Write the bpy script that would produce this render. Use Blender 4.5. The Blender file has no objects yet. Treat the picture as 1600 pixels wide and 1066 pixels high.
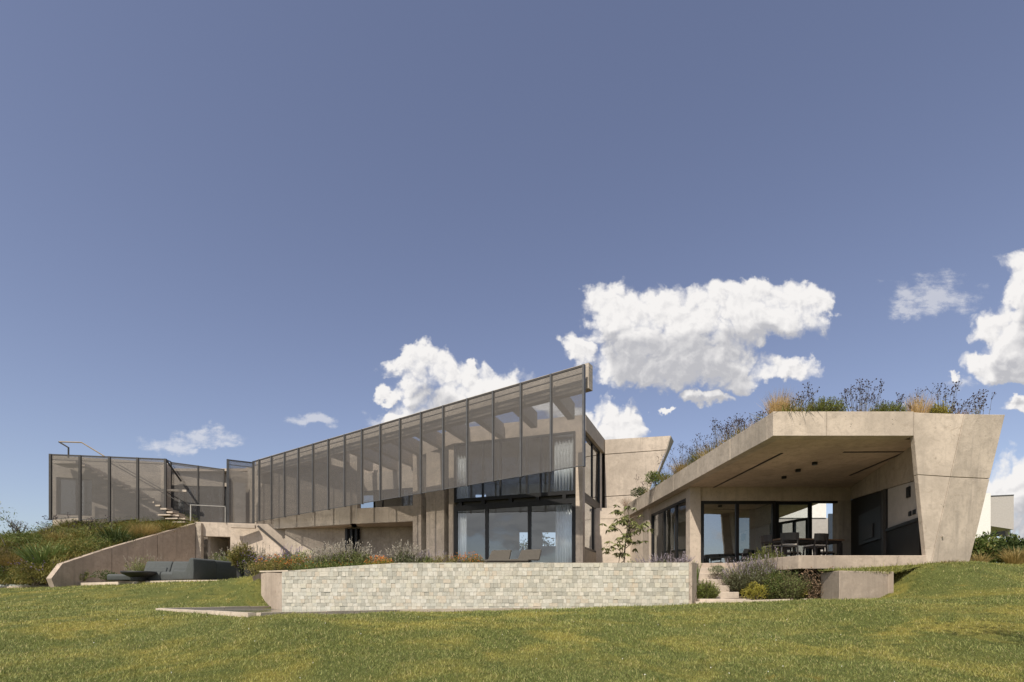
import bpy, bmesh, math, random
import numpy as np
from mathutils import Vector, Matrix
sc = bpy.context.scene
COL = sc.collection
R = math.radians
random.seed(7)
rng = np.random.default_rng(11)

# ---------------------------------------------------------------- camera, sky, sun, exposure
F, HOR, ZC = 800.0, 937.0, 1.6          # focal length and horizon row in photo pixels (1600 wide), eye height
def W(px, py, D):                        # a point seen at pixel (px, py) of the survey photo, D metres out
    return Vector(((px - 800) / F * D, D, ZC + (HOR - py) / F * D))
def PX(px, D):                           # plan position
    return ((px - 800) / F * D, D)
def ZZ(py, D):
    return ZC + (HOR - py) / F * D

cam_d = bpy.data.cameras.new("camera")
cam = bpy.data.objects.new("camera", cam_d); COL.objects.link(cam)
cam.location = (0, 0, ZC); cam.rotation_euler = (R(90), 0, 0)
cam_d.sensor_width = 36; cam_d.lens = 18.0
cam_d.shift_y = (HOR - 533) / 1600
cam_d.clip_end = 6000
sc.camera = cam

SUN_EL, SUN_AZ = 50.0, 25.0              # degrees; azimuth measured from straight behind the camera towards its left
sd = Vector((-math.sin(R(SUN_AZ)) * math.cos(R(SUN_EL)), -math.cos(R(SUN_AZ)) * math.cos(R(SUN_EL)), math.sin(R(SUN_EL))))
sun_d = bpy.data.lights.new("sun", 'SUN'); sun_d.energy = 3.8; sun_d.angle = R(0.5); sun_d.color = (1.0, 0.915, 0.79)
sun = bpy.data.objects.new("sun", sun_d); COL.objects.link(sun)
sun.rotation_euler = sd.to_track_quat('Z', 'Y').to_euler()
sun.location = (-20, -20, 40)
vs = sc.view_settings
vs.view_transform = 'Standard'; vs.look = 'None'; vs.gamma = 1; vs.use_curve_mapping = False; vs.exposure = 0.54

world = bpy.data.worlds.new("World"); sc.world = world; world.use_nodes = True
wt = world.node_tree; wt.nodes.clear()
class NT:                                # tiny node-building helper
    flat = False
    def __init__(s, t): s.t = t
    def n(s, typ, **kw):
        nd = s.t.nodes.new(typ)
        for k, v in kw.items(): setattr(nd, k, v)
        return nd
    def put(s, sock, v):
        if isinstance(v, bpy.types.NodeSocket): s.t.links.new(v, sock)
        elif v is not None: sock.default_value = v
    def m(s, op, a, b=None, c=None, clamp=False):
        nd = s.n('ShaderNodeMath', operation=op, use_clamp=clamp)
        s.put(nd.inputs[0], a); s.put(nd.inputs[1], b)
        if c is not None: s.put(nd.inputs[2], c)
        return nd.outputs[0]
    def v(s, op, a, b=None):
        nd = s.n('ShaderNodeVectorMath', operation=op)
        s.put(nd.inputs[0], a); s.put(nd.inputs[1], b)
        return nd.outputs['Value'] if op in ('DOT_PRODUCT', 'LENGTH') else nd.outputs[0]
    def noise(s, vec, scale, detail=4, rough=0.5, dist=0.0):
        nd = s.n('ShaderNodeTexNoise', noise_dimensions='2D' if s.t.name.startswith('cloud') or s.flat else '3D'); s.put(nd.inputs['Vector'], vec)
        nd.inputs['Scale'].default_value = scale; nd.inputs['Detail'].default_value = detail
        nd.inputs['Roughness'].default_value = rough; nd.inputs['Distortion'].default_value = dist
        return nd
    def ramp(s, x, lo, hi, smooth=True):
        nd = s.n('ShaderNodeMapRange', interpolation_type='SMOOTHSTEP' if smooth else 'LINEAR')
        s.put(nd.inputs[0], x); s.put(nd.inputs[1], lo); s.put(nd.inputs[2], hi)
        return nd.outputs[0]
    def mix(s, f, a, b, mode='MIX'):
        nd = s.n('ShaderNodeMix', data_type='RGBA', blend_type=mode)
        s.put(nd.inputs[0], f)
        s.put(nd.inputs[6], (*a, 1) if isinstance(a, tuple) and len(a) == 3 else a)
        s.put(nd.inputs[7], (*b, 1) if isinstance(b, tuple) and len(b) == 3 else b)
        return nd.outputs[2]
    def scalev(s, vec, xyz):
        return s.v('MULTIPLY', vec, xyz)

# clouds live at infinity: cumulus placed by direction, broken up by fractal noise, shaded from their own density
CL = [(672,572,52,26),(638,562,34,16),(720,586,58,32),(768,604,52,30),(690,606,66,34),(735,556,11,11),(700,640,70,24),(612,612,16,13),(626,648,26,14),
      (950,500,46,52),(925,462,26,24),(1000,505,80,52),(1085,500,95,46),(1170,488,80,40),(1232,482,52,36),(1265,486,30,34),
      (1020,560,110,40),(1110,562,70,34),(1150,582,30,16),(890,552,30,24),(1200,455,26,20),(1140,468,34,16),(1030,472,24,16),(868,635,50,22),
      (1230,570,42,18),(1105,614,40,12),(1052,637,11,6),(955,655,60,32),(985,664,40,28),(940,628,26,22),
      (1590,505,60,36),(1600,440,42,44),(1625,520,70,56),(1555,564,52,17),(1590,575,60,20),
      (1580,768,58,28),(1610,800,70,40),(1645,760,90,50),(1600,645,32,14),(1490,588,14,9)]
WISP = [(1455,468,55,24),(290,688,50,11),(325,700,26,7),(492,656,28,9),(1420,490,30,10),(610,650,30,12),(1500,600,26,10)]
grp = bpy.data.node_groups.new("cloud_density", 'ShaderNodeTree')
grp.interface.new_socket("P", in_out='INPUT', socket_type='NodeSocketVector')
grp.interface.new_socket("Density", in_out='OUTPUT', socket_type='NodeSocketFloat')
g = NT(grp)
gi = g.n('NodeGroupInput'); go = g.n('NodeGroupOutput')
P0 = gi.outputs[0]
w1 = g.noise(P0, 5.0, 3, 0.55); w2 = g.noise(P0, 17.0, 4, 0.6)
warp = g.v('ADD', g.scalev(g.v('SUBTRACT', w1.outputs['Color'], (.5,.5,.5)), (.12,.10,0)), g.scalev(g.v('SUBTRACT', w2.outputs['Color'], (.5,.5,.5)), (.060,.060,0)))
PW = g.v('ADD', P0, warp)
def blobs(lst):
    acc = None
    for (x, y, rx, ry) in lst:
        c = ((x-800)/F, (HOR-y)/F, 0)
        q = g.scalev(g.v('SUBTRACT', PW, c), (F/(rx*1.12), F/(ry*1.12), 0))
        d = g.m('SUBTRACT', 1.0, g.v('DOT_PRODUCT', q, q))
        acc = d if acc is None else g.m('SMOOTH_MAX', acc, d, 0.35)
    return acc
fb = g.noise(P0, 10.0, 10, 0.60).outputs[0]
def puff(sc_, sm):
    vo = g.n('ShaderNodeTexVoronoi', feature='SMOOTH_F1', voronoi_dimensions='2D'); g.put(vo.inputs['Vector'], PW); vo.inputs['Scale'].default_value = sc_; vo.inputs['Smoothness'].default_value = sm
    return g.m('SUBTRACT', .40, vo.outputs['Distance'])
bil = g.m('ADD', g.m('MULTIPLY', puff(24, .25), 1.3), g.m('MULTIPLY', puff(61, .25), .6))
bs = blobs(CL)
soft = g.m('MINIMUM', g.m('MULTIPLY', bs, 1.7), 1.25)
body = g.m('ADD', soft, g.m('ADD', g.m('MULTIPLY', g.m('SUBTRACT', fb, .5), 2.6), bil))
stre = g.noise(g.scalev(P0, (1, 2.2, 1)), 16.0, 8, 0.68).outputs[0]
wis = g.m('MULTIPLY', g.m('ADD', blobs(WISP), g.m('MULTIPLY', g.m('SUBTRACT', stre, .54), 5.5)), .34)
wis = g.m('MINIMUM', wis, .30)
g.t.links.new(g.m('MAXIMUM', body, wis), go.inputs[0])

grp2 = bpy.data.node_groups.new("cloud_bulk", 'ShaderNodeTree')
grp2.interface.new_socket("P", in_out='INPUT', socket_type='NodeSocketVector')
grp2.interface.new_socket("Bulk", in_out='OUTPUT', socket_type='NodeSocketFloat')
g = NT(grp2); gi = g.n('NodeGroupInput'); go = g.n('NodeGroupOutput'); P0 = gi.outputs[0]
w1 = g.noise(P0, 5.0, 2, 0.55)
PW = g.v('ADD', P0, g.scalev(g.v('SUBTRACT', w1.outputs['Color'], (.5,.5,.5)), (.12,.10,0)))
soft2 = g.m('MINIMUM', g.m('MULTIPLY', blobs([q for q in CL if q[2] > 24]), 1.7), 1.25)
g.t.links.new(g.m('ADD', soft2, g.m('MULTIPLY', g.m('SUBTRACT', g.noise(P0, 10.0, 4, 0.6).outputs[0], .5), 1.2)), go.inputs[0])
w = NT(wt)
tc = w.n('ShaderNodeTexCoord'); dirv = tc.outputs['Generated']
sep = w.n('ShaderNodeSeparateXYZ'); w.t.links.new(dirv, sep.inputs[0])
ysafe = w.m('MAXIMUM', sep.outputs[1], 0.02)
comb = w.n('ShaderNodeCombineXYZ')
w.put(comb.inputs[0], w.m('DIVIDE', sep.outputs[0], ysafe)); w.put(comb.inputs[1], w.m('DIVIDE', sep.outputs[2], ysafe))
UV = comb.outputs[0]
def dens(off, gr=None):
    nd = w.n('ShaderNodeGroup'); nd.node_tree = gr or grp
    w.put(nd.inputs[0], w.v('ADD', UV, off)); return nd.outputs[0]
d0 = dens((0,0,0)); d1 = dens((-.010,.045,0), grp2); d2 = dens((-.020,.085,0), grp2); d3 = dens((-.006,.010,0))
front = w.ramp(sep.outputs[1], 0.25, 0.5)
alpha = w.m('MULTIPLY', w.ramp(d0, -.36, 1.0), front)
# the same kind of scattered cumulus carries on round the rest of the sky
zz = w.m('ADD', w.m('MAXIMUM', sep.outputs[2], 0.0), .25)
comb2 = w.n('ShaderNodeCombineXYZ')
w.put(comb2.inputs[0], w.m('DIVIDE', sep.outputs[0], zz)); w.put(comb2.inputs[1], w.m('DIVIDE', sep.outputs[1], zz))
w.flat = True
bn = w.noise(comb2.outputs[0], 1.3, 8, .58, .3).outputs[0]
bn2 = w.noise(w.v('ADD', comb2.outputs[0], (.05,.05,0)), 1.3, 8, .58, .3).outputs[0]
balpha = w.m('MULTIPLY', w.ramp(bn, .45, .58), w.m('SUBTRACT', 1.0, w.ramp(sep.outputs[1], -.25, .30)))
occ = w.m('ADD', w.m('MULTIPLY', w.m('MAXIMUM', d1, 0.0), .5), w.m('MULTIPLY', w.m('MAXIMUM', d2, 0.0), .5))
rel = w.m('MULTIPLY', w.m('SUBTRACT', d0, d3), .45)
shade = w.m('ADD', w.m('SUBTRACT', .95, w.m('MULTIPLY', w.ramp(occ, .45, 1.25), .85)), rel, clamp=True)
bshade = w.m('ADD', .6, w.m('MULTIPLY', w.m('SUBTRACT', bn, bn2), 4.0), clamp=True)
sky = w.n('ShaderNodeTexSky', sky_type='NISHITA'); sky.sun_disc = False
sky.sun_elevation = R(SUN_EL); sky.sun_rotation = math.atan2(sd.x, sd.y) % (2*math.pi)
sky.altitude = 300; sky.air_density = 1.0; sky.dust_density = 1.6; sky.ozone_density = 1.3
hs = w.n('ShaderNodeHueSaturation'); hs.inputs['Saturation'].default_value = .84; hs.inputs['Value'].default_value = .93; hs.inputs['Hue'].default_value = .515
w.t.links.new(sky.outputs[0], hs.inputs['Color'])
CG, CW = (3.6, 3.6, 3.8), (6.35, 6.2, 6.1)
ccol = w.mix(shade, CG, CW); bcol = w.mix(bshade, CG, CW)
c1 = w.mix(balpha, hs.outputs[0], bcol)
c2 = w.mix(alpha, c1, ccol)
bg = w.n('ShaderNodeBackground'); bg.inputs[1].default_value = 0.10
wo = w.n('ShaderNodeOutputWorld')
w.t.links.new(c2, bg.inputs[0]); w.t.links.new(bg.outputs[0], wo.inputs[0])
world.cycles.sampling_method = 'MANUAL'; world.cycles.sample_map_resolution = 512

# ---------------------------------------------------------------- materials
def new_mat(name):
    m = bpy.data.materials.new(name); m.use_nodes = True
    t = m.node_tree; t.nodes.clear(); k = NT(t)
    out = k.n('ShaderNodeOutputMaterial'); return m, k, out
def principled(k, out, col, rough=.6, metal=0, normal=None, spec=.5):
    b = k.n('ShaderNodeBsdfPrincipled')
    k.put(b.inputs['Base Color'], (*col, 1) if isinstance(col, tuple) else col)
    k.put(b.inputs['Roughness'], rough); b.inputs['Metallic'].default_value = metal
    b.inputs['Specular IOR Level'].default_value = spec
    if normal is not None: k.put(b.inputs['Normal'], normal)
    k.t.links.new(b.outputs[0], out.inputs[0]); return b
def bump(k, h, dist, strength=1.0):
    b = k.n('ShaderNodeBump'); b.inputs['Distance'].default_value = dist; b.inputs['Strength'].default_value = strength
    k.put(b.inputs['Height'], h); return b.outputs[0]
def flat_mat(name, col, rough=.5, metal=0, var=.12, scale=6):
    m, k, out = new_mat(name)
    pos = k.n('ShaderNodeNewGeometry').outputs['Position']
    n = k.noise(pos, scale, 5, .6)
    c = k.mix(k.ramp(n.outputs[0], .3, .7), tuple(x*(1-var) for x in col), tuple(min(1, x*(1+var)) for x in col))
    principled(k, out, c, rough, metal, bump(k, k.noise(pos, scale*12, 3).outputs[0], .002)); return m
def concrete(name, col, stain=.5, boards=0.0, crack=0.0):
    m, k, out = new_mat(name)
    pos = k.n('ShaderNodeNewGeometry').outputs['Position']
    big = k.noise(pos, .55, 5, .6, .4).outputs[0]
    mid = k.noise(pos, 3.2, 6, .65, .5).outputs[0]
    fine = k.noise(pos, 26, 5, .7).outputs[0]
    strk = k.noise(k.scalev(pos, (5, 5, .35)), 1.0, 5, .65).outputs[0]
    blot = k.noise(pos, 7.5, 6, .62, .8).outputs[0]
    spot = k.noise(k.scalev(pos, (1.2, 1.2, 1.6)), 2.0, 7, .75, 1.2).outputs[0]
    c = k.mix(k.ramp(big, .3, .7), tuple(x*.80 for x in col), tuple(x*1.12 for x in col))
    c = k.mix(k.m('MULTIPLY', k.ramp(mid, .44, .72), .38*stain+.16), c, tuple(x*.62 for x in col))
    c = k.mix(k.m('MULTIPLY', k.ramp(strk, .50, .72), .62*stain), c, (col[0]*.55, col[1]*.56, col[2]*.58))
    c = k.mix(k.m('MULTIPLY', k.ramp(spot, .57, .68), .55*stain), c, (col[0]*.50, col[1]*.47, col[2]*.44))
    c = k.mix(k.m('MULTIPLY', k.ramp(spot, .34, .24), .5), c, tuple(min(1, x*1.22) for x in col))
    c = k.mix(k.m('MULTIPLY', k.ramp(blot, .48, .66), .22+.22*stain), c, tuple(x*.66 for x in col))
    c = k.mix(k.m('MULTIPLY', k.ramp(blot, .42, .28), .25), c, tuple(min(1, x*1.2) for x in col))
    por = k.n('ShaderNodeTexVoronoi'); k.put(por.inputs['Vector'], pos); por.inputs['Scale'].default_value = 9
    hole = k.m('MULTIPLY', k.ramp(por.outputs['Distance'], .10, .05), k.ramp(k.noise(pos, 1.7, 3).outputs[0], .52, .6))
    c = k.mix(k.m('MULTIPLY', hole, .75), c, tuple(x*.35 for x in col))
    h = k.m('ADD', k.m('MULTIPLY', fine, .4), k.m('ADD', mid, k.m('MULTIPLY', hole, -1.0)))
    if boards:
        bd = k.noise(k.scalev(pos, (.5, .5, 9)), 1.0, 4, .6, .3).outputs[0]
        c = k.mix(k.m('MULTIPLY', k.ramp(bd, .45, .72), boards), c, tuple(x*.55 for x in col))
        h = k.m('ADD', h, bd)
    if crack:
        v = k.n('ShaderNodeTexVoronoi', feature='DISTANCE_TO_EDGE'); v.inputs['Scale'].default_value = .8
        k.put(v.inputs['Vector'], k.v('ADD', pos, k.scalev(k.noise(pos, 5, 4).outputs['Color'], (.35, .35, .35))))
        c = k.mix(k.m('MULTIPLY', k.ramp(v.outputs[0], .012, .002), k.m('MULTIPLY', k.ramp(big, .45, .6), crack)), c, tuple(x*.3 for x in col))
    principled(k, out, c, .88, 0, bump(k, h, .012), .25); return m
def leaf_mat(name, c1, c2, c3=None, trans=.25, rough=.55):
    m, k, out = new_mat(name)
    ge = k.n('ShaderNodeNewGeometry')
    rnd = ge.outputs['Random Per Island']
    c = k.mix(rnd, c1, c2)
    if c3: c = k.mix(k.m('MULTIPLY', k.ramp(k.m('FRACT', k.m('MULTIPLY', rnd, 17.3)), .78, .9), 1.0), c, c3)
    n = k.noise(ge.outputs['Position'], 1.6, 3).outputs[0]
    c = k.mix(k.ramp(n, .3, .7), c, k.mix(.35, c, tuple(min(1, x*1.5) for x in c2)))
    b = k.n('ShaderNodeBsdfPrincipled'); k.put(b.inputs['Base Color'], c); b.inputs['Roughness'].default_value = rough
    b.inputs['Specular IOR Level'].default_value = .3
    t = k.n('ShaderNodeBsdfTranslucent'); k.put(t.inputs[0], c)
    mx = k.n('ShaderNodeMixShader'); mx.inputs[0].default_value = trans
    k.t.links.new(b.outputs[0], mx.inputs[1]); k.t.links.new(t.outputs[0], mx.inputs[2]); k.t.links.new(mx.outputs[0], out.inputs[0])
    return m
def glass(name, tint=(.88, .90, .90), refl=.13, gloss=(.9, .95, 1.0)):
    m, k, out = new_mat(name)
    fr = k.n('ShaderNodeFresnel'); fr.inputs[0].default_value = 1.5
    fac = k.m('MULTIPLY', k.m('ADD', fr.outputs[0], refl, clamp=True), k.m('SUBTRACT', 1.0, k.n('ShaderNodeNewGeometry').outputs['Backfacing']))
    tr = k.n('ShaderNodeBsdfTransparent'); tr.inputs[0].default_value = (*tint, 1)
    gl = k.n('ShaderNodeBsdfGlossy'); gl.inputs['Roughness'].default_value = .012; gl.inputs[0].default_value = (*gloss, 1)
    pos = k.n('ShaderNodeNewGeometry').outputs['Position']
    k.put(gl.inputs['Normal'], bump(k, k.noise(pos, .9, 2).outputs[0], .004))
    mx = k.n('ShaderNodeMixShader'); k.put(mx.inputs[0], fac)
    k.t.links.new(tr.outputs[0], mx.inputs[1]); k.t.links.new(gl.outputs[0], mx.inputs[2]); k.t.links.new(mx.outputs[0], out.inputs[0])
    return m
def mesh_mat(name):                      # expanded-metal sheet: diamond holes cut by alpha
    m, k, out = new_mat(name)
    tcn = k.n('ShaderNodeUVMap'); sp = k.n('ShaderNodeSeparateXYZ'); k.t.links.new(tcn.outputs[0], sp.inputs[0])
    def tri(x, s): return k.m('ABSOLUTE', k.m('SUBTRACT', k.m('FRACT', k.m('MULTIPLY', x, s)), .5))
    d = k.m('ADD', tri(sp.outputs[0], 22.0), tri(sp.outputs[1], 50.0))
    d2 = k.m('ABSOLUTE', k.m('SUBTRACT', d, .5))
    nz = k.noise(k.scalev(k.n('ShaderNodeNewGeometry').outputs['Position'], (.8, .8, 3.5)), 1.0, 5, .65).outputs[0]
    solid = k.m('LESS_THAN', d2, k.m('ADD', .155, k.m('MULTIPLY', nz, .15)))
    b = k.n('ShaderNodeBsdfPrincipled'); b.inputs['Base Color'].default_value = (.105, .096, .090, 1); b.inputs['Roughness'].default_value = .55
    b.inputs['Metallic'].default_value = .2
    tr = k.n('ShaderNodeBsdfTransparent')
    mx = k.n('ShaderNodeMixShader'); k.put(mx.inputs[0], solid)
    k.t.links.new(tr.outputs[0], mx.inputs[1]); k.t.links.new(b.outputs[0], mx.inputs[2]); k.t.links.new(mx.outputs[0], out.inputs[0])
    return m
def tile_mat(name):
    m, k, out = new_mat(name)
    ge = k.n('ShaderNodeNewGeometry'); oi = k.n('ShaderNodeObjectInfo')
    rnd = k.m('FRACT', k.m('ADD', ge.outputs['Random Per Island'], k.m('MULTIPLY', oi.outputs['Random'], 7.31)))
    pos = ge.outputs['Position']
    cr = k.n('ShaderNodeValToRGB'); k.put(cr.inputs[0], rnd); cr.color_ramp.interpolation = 'CONSTANT'
    cols = [(.45,.42,.355),(.52,.485,.41),(.39,.375,.32),(.48,.455,.385),(.55,.515,.44),(.40,.375,.31),(.46,.445,.385),(.50,.47,.385),(.345,.33,.28),(.54,.515,.45),(.44,.425,.365),(.48,.42,.335)]
    while len(cr.color_ramp.elements) < len(cols): cr.color_ramp.elements.new(.5)
    for i, c in enumerate(cols): cr.color_ramp.elements[i].position = i/len(cols); cr.color_ramp.elements[i].color = (*c, 1)
    n1 = k.noise(pos, 2.1, 5, .6, .6).outputs[0]; n2 = k.noise(pos, 14, 5, .65).outputs[0]
    st = k.noise(k.scalev(pos, (3, 3, .5)), 1.2, 5, .7).outputs[0]
    c = k.mix(k.m('MULTIPLY', k.ramp(n2, .45, .7), .38), cr.outputs[0], (.30, .27, .21))
    c = k.mix(k.m('MULTIPLY', k.ramp(k.noise(pos, .9, 4, .6, 1).outputs[0], .60, .74), .45), c, (.52, .37, .22))
    c = k.mix(k.m('MULTIPLY', k.ramp(n1, .56, .7), .30), c, (.44, .435, .37))
    c = k.mix(k.m('MULTIPLY', k.ramp(st, .55, .75), .35), c, (.30, .27, .21))
    principled(k, out, c, k.m('ADD', .45, k.m('MULTIPLY', n2, .3)), 0, bump(k, k.m('ADD', n2, n1), .01), .4); return m
def grass_mat(name, blade):
    m, k, out = new_mat(name)
    ge = k.n('ShaderNodeNewGeometry'); pos = ge.outputs['Position']
    n = k.noise(k.scalev(pos, (1, 1, .2)), .75, 5, .62, .6).outputs[0]
    n2 = k.noise(pos, 3.5, 4, .6).outputs[0]
    n3 = k.noise(pos, .28, 3, .5).outputs[0]
    n4 = k.noise(k.scalev(pos, (1, 1.6, .3)), 1.9, 6, .66, .8).outputs[0]
    c = k.mix(k.ramp(n, .43, .64), (.155, .195, .047), (.40, .355, .080))
    c = k.mix(k.m('MULTIPLY', k.ramp(k.m('ADD', k.m('MULTIPLY', n2, .6), k.m('MULTIPLY', n, .4)), .56, .68), .6), c, (.42, .32, .08))
    c = k.mix(k.m('MULTIPLY', k.ramp(n3, .40, .62), .55), c, (.165, .205, .060))
    c = k.mix(k.m('MULTIPLY', k.ramp(n2, .46, .32), .6), c, (.085, .125, .034))
    c = k.mix(k.m('MULTIPLY', k.ramp(n4, .60, .72), .6), c, (.44, .33, .08))
    c = k.mix(k.m('MULTIPLY', k.ramp(n4, .44, .30), .7), c, (.07, .105, .030))
    if blade:
        rnd = ge.outputs['Random Per Island']
        c = k.mix(k.m('MULTIPLY', rnd, .55), c, (.44, .43, .15))
        c = k.mix(k.m('MULTIPLY', k.ramp(k.m('FRACT', k.m('MULTIPLY', rnd, 31.7)), .84, .94), .8), c, (.55, .46, .22))
        c = k.mix(k.m('MULTIPLY', k.ramp(k.m('FRACT', k.m('MULTIPLY', rnd, 13.1)), .66, .92), .7), c, (.055, .080, .022))
        b = k.n('ShaderNodeBsdfPrincipled'); k.put(b.inputs['Base Color'], c); b.inputs['Roughness'].default_value = .55; b.inputs['Specular IOR Level'].default_value = .3
        t = k.n('ShaderNodeBsdfTranslucent'); k.put(t.inputs[0], c)
        mx = k.n('ShaderNodeMixShader'); mx.inputs[0].default_value = .3
        k.t.links.new(b.outputs[0], mx.inputs[1]); k.t.links.new(t.outputs[0], mx.inputs[2]); k.t.links.new(mx.outputs[0], out.inputs[0])
    else:
        c = k.mix(.6, c, (.05, .045, .016))  # ground darkened, shade between the blades put into its colour
        principled(k, out, c, .9, 0, bump(k, k.noise(pos, 40, 5, .7).outputs[0], .03), .1)
    return m
def water_mat(name):
    m, k, out = new_mat(name)
    pos = k.n('ShaderNodeNewGeometry').outputs['Position']
    b = principled(k, out, (.045, .075, .055), .04, 0, bump(k, k.noise(k.scalev(pos, (1, 3, 1)), 3.0, 3).outputs[0], .006), .5)
    return m

M = {}
M['con'] = concrete('main_concrete', (.50, .425, .35), .8)  # main warm-toned concrete
M['con_side'] = concrete('side_concrete', (.44, .38, .315), .9)  # slightly darker concrete, mostly on side and back faces
M['con_board'] = concrete('board_marked_concrete', (.46, .405, .345), .6, boards=.35)
M['con_dirty'] = concrete('stained_concrete', (.42, .345, .28), 1.0, crack=.8)
M['con_pale'] = concrete('pale_rendered_wall', (.62, .53, .44), .25)
M['con_soffit'] = concrete('soffit_concrete', (.53, .43, .33), .8, boards=.25)
M['stone'] = concrete('stone_coping', (.55, .47, .38), .4)
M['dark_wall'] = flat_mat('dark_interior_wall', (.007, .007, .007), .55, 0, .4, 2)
M['black'] = flat_mat('black_aluminium', (.014, .014, .015), .42, .3)
M['steel'] = flat_mat('grey_steel', (.115, .113, .112), .45, .5)
M['steel_light'] = flat_mat('pale_galvanised_steel', (.36, .345, .32), .45, .4)
M['steel_dark'] = flat_mat('dark_brown_steel', (.055, .05, .046), .5, .3)
M['yellow_rail'] = flat_mat('yellowish_handrail', (.35, .27, .17), .4, .5)  # yellowish metal of the upper handrail
M['meshs'] = mesh_mat('expanded_metal')
M['glass'] = glass('window_glass')
M['glass_pav'] = glass('pavilion_glass', (.55, .58, .58), .34)
M['glass_side'] = glass('side_glass', (.5, .52, .52), .42)
M['tile'] = tile_mat('quartzite_tile')
M['grout'] = flat_mat('tile_bedding', (.30, .27, .22), .9, 0, .2, 20)
M['soil'] = flat_mat('garden_soil', (.075, .055, .038), .95, 0, .3, 8)
M['lawn'] = grass_mat('lawn_ground', False)
M['blade'] = grass_mat('grass_blade', True)
M['water'] = water_mat('pool_water')
M['white'] = flat_mat('white_paint', (.72, .70, .66), .6, 0, .05)
M['greyw'] = flat_mat('grey_render', (.40, .375, .35), .8, 0, .06)
M['curtain'] = flat_mat('white_curtain', (.74, .74, .76), .9, 0, .05)
M['floor'] = flat_mat('interior_floor', (.26, .24, .22), .5, 0, .1)
M['plaster'] = flat_mat('interior_plaster', (.50, .48, .45), .9, 0, .04)
M['sofa'] = flat_mat('grey_sofa_fabric', (.062, .069, .069), .9, 0, .08, 12)
M['sofa_dark'] = flat_mat('charcoal_sofa_fabric', (.052, .058, .062), .9, 0, .08, 12)
M['lounge'] = flat_mat('taupe_lounge_fabric', (.075, .066, .054), .9, 0, .06, 12)
M['wood'] = flat_mat('brown_table_wood', (.16, .10, .06), .5, 0, .25, 5)
M['chair'] = flat_mat('dark_chair_wood', (.022, .019, .018), .5, 0, .2)
M['seat'] = flat_mat('pale_seat_cushion', (.42, .38, .33), .9, 0, .1)
M['pot'] = flat_mat('black_planter', (.02, .02, .021), .6)
M['bark'] = flat_mat('grey_bark', (.12, .095, .07), .9, 0, .3, 20)
M['twig'] = flat_mat('dry_twig', (.10, .085, .065), .9, 0, .3, 20)
M['roofing'] = flat_mat('gravel_roofing', (.28, .25, .21), .95, 0, .2, 10)
L = {}
L['sage'] = leaf_mat('sage_leaf', (.12, .165, .048), (.23, .26, .095), (.29, .25, .12))
L['lav'] = leaf_mat('lavender_leaf', (.12, .145, .072), (.225, .24, .13))
L['rose'] = leaf_mat('rosemary_leaf', (.065, .105, .022), (.19, .215, .045))
L['green'] = leaf_mat('green_leaf', (.05, .085, .018), (.13, .165, .04), (.21, .19, .06))
L['dark'] = leaf_mat('dark_green_leaf', (.026, .046, .014), (.075, .10, .030))
L['olive'] = leaf_mat('olive_leaf', (.10, .105, .024), (.22, .20, .052), (.32, .23, .08))
L['yellow'] = leaf_mat('yellow_green_leaf', (.17, .17, .025), (.33, .28, .045))
L['straw'] = leaf_mat('straw_blade', (.36, .25, .11), (.58, .42, .21))
L['gold'] = leaf_mat('golden_blade', (.25, .19, .07), (.40, .30, .12))
L['strap'] = leaf_mat('strap_leaf', (.075, .13, .03), (.20, .25, .09))
L['avocado'] = leaf_mat('glossy_tree_leaf', (.10, .13, .04), (.24, .24, .10), None, .25, .4)
L['purple'] = leaf_mat('purple_spike', (.24, .20, .26), (.40, .35, .39))
L['palespike'] = leaf_mat('pale_spike', (.30, .27, .21), (.46, .42, .35))
L['orange'] = leaf_mat('orange_petal', (.55, .13, .03), (.70, .25, .06), (.60, .40, .08))
L['violet'] = leaf_mat('violet_petal', (.20, .13, .34), (.33, .25, .48))
L['seed'] = leaf_mat('dark_seed_head', (.030, .022, .030), (.075, .052, .065))
L['stem'] = leaf_mat('thin_stem', (.07, .06, .035), (.13, .105, .06))
L['rust'] = leaf_mat('rusty_seed', (.17, .105, .065), (.34, .23, .15))

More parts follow.
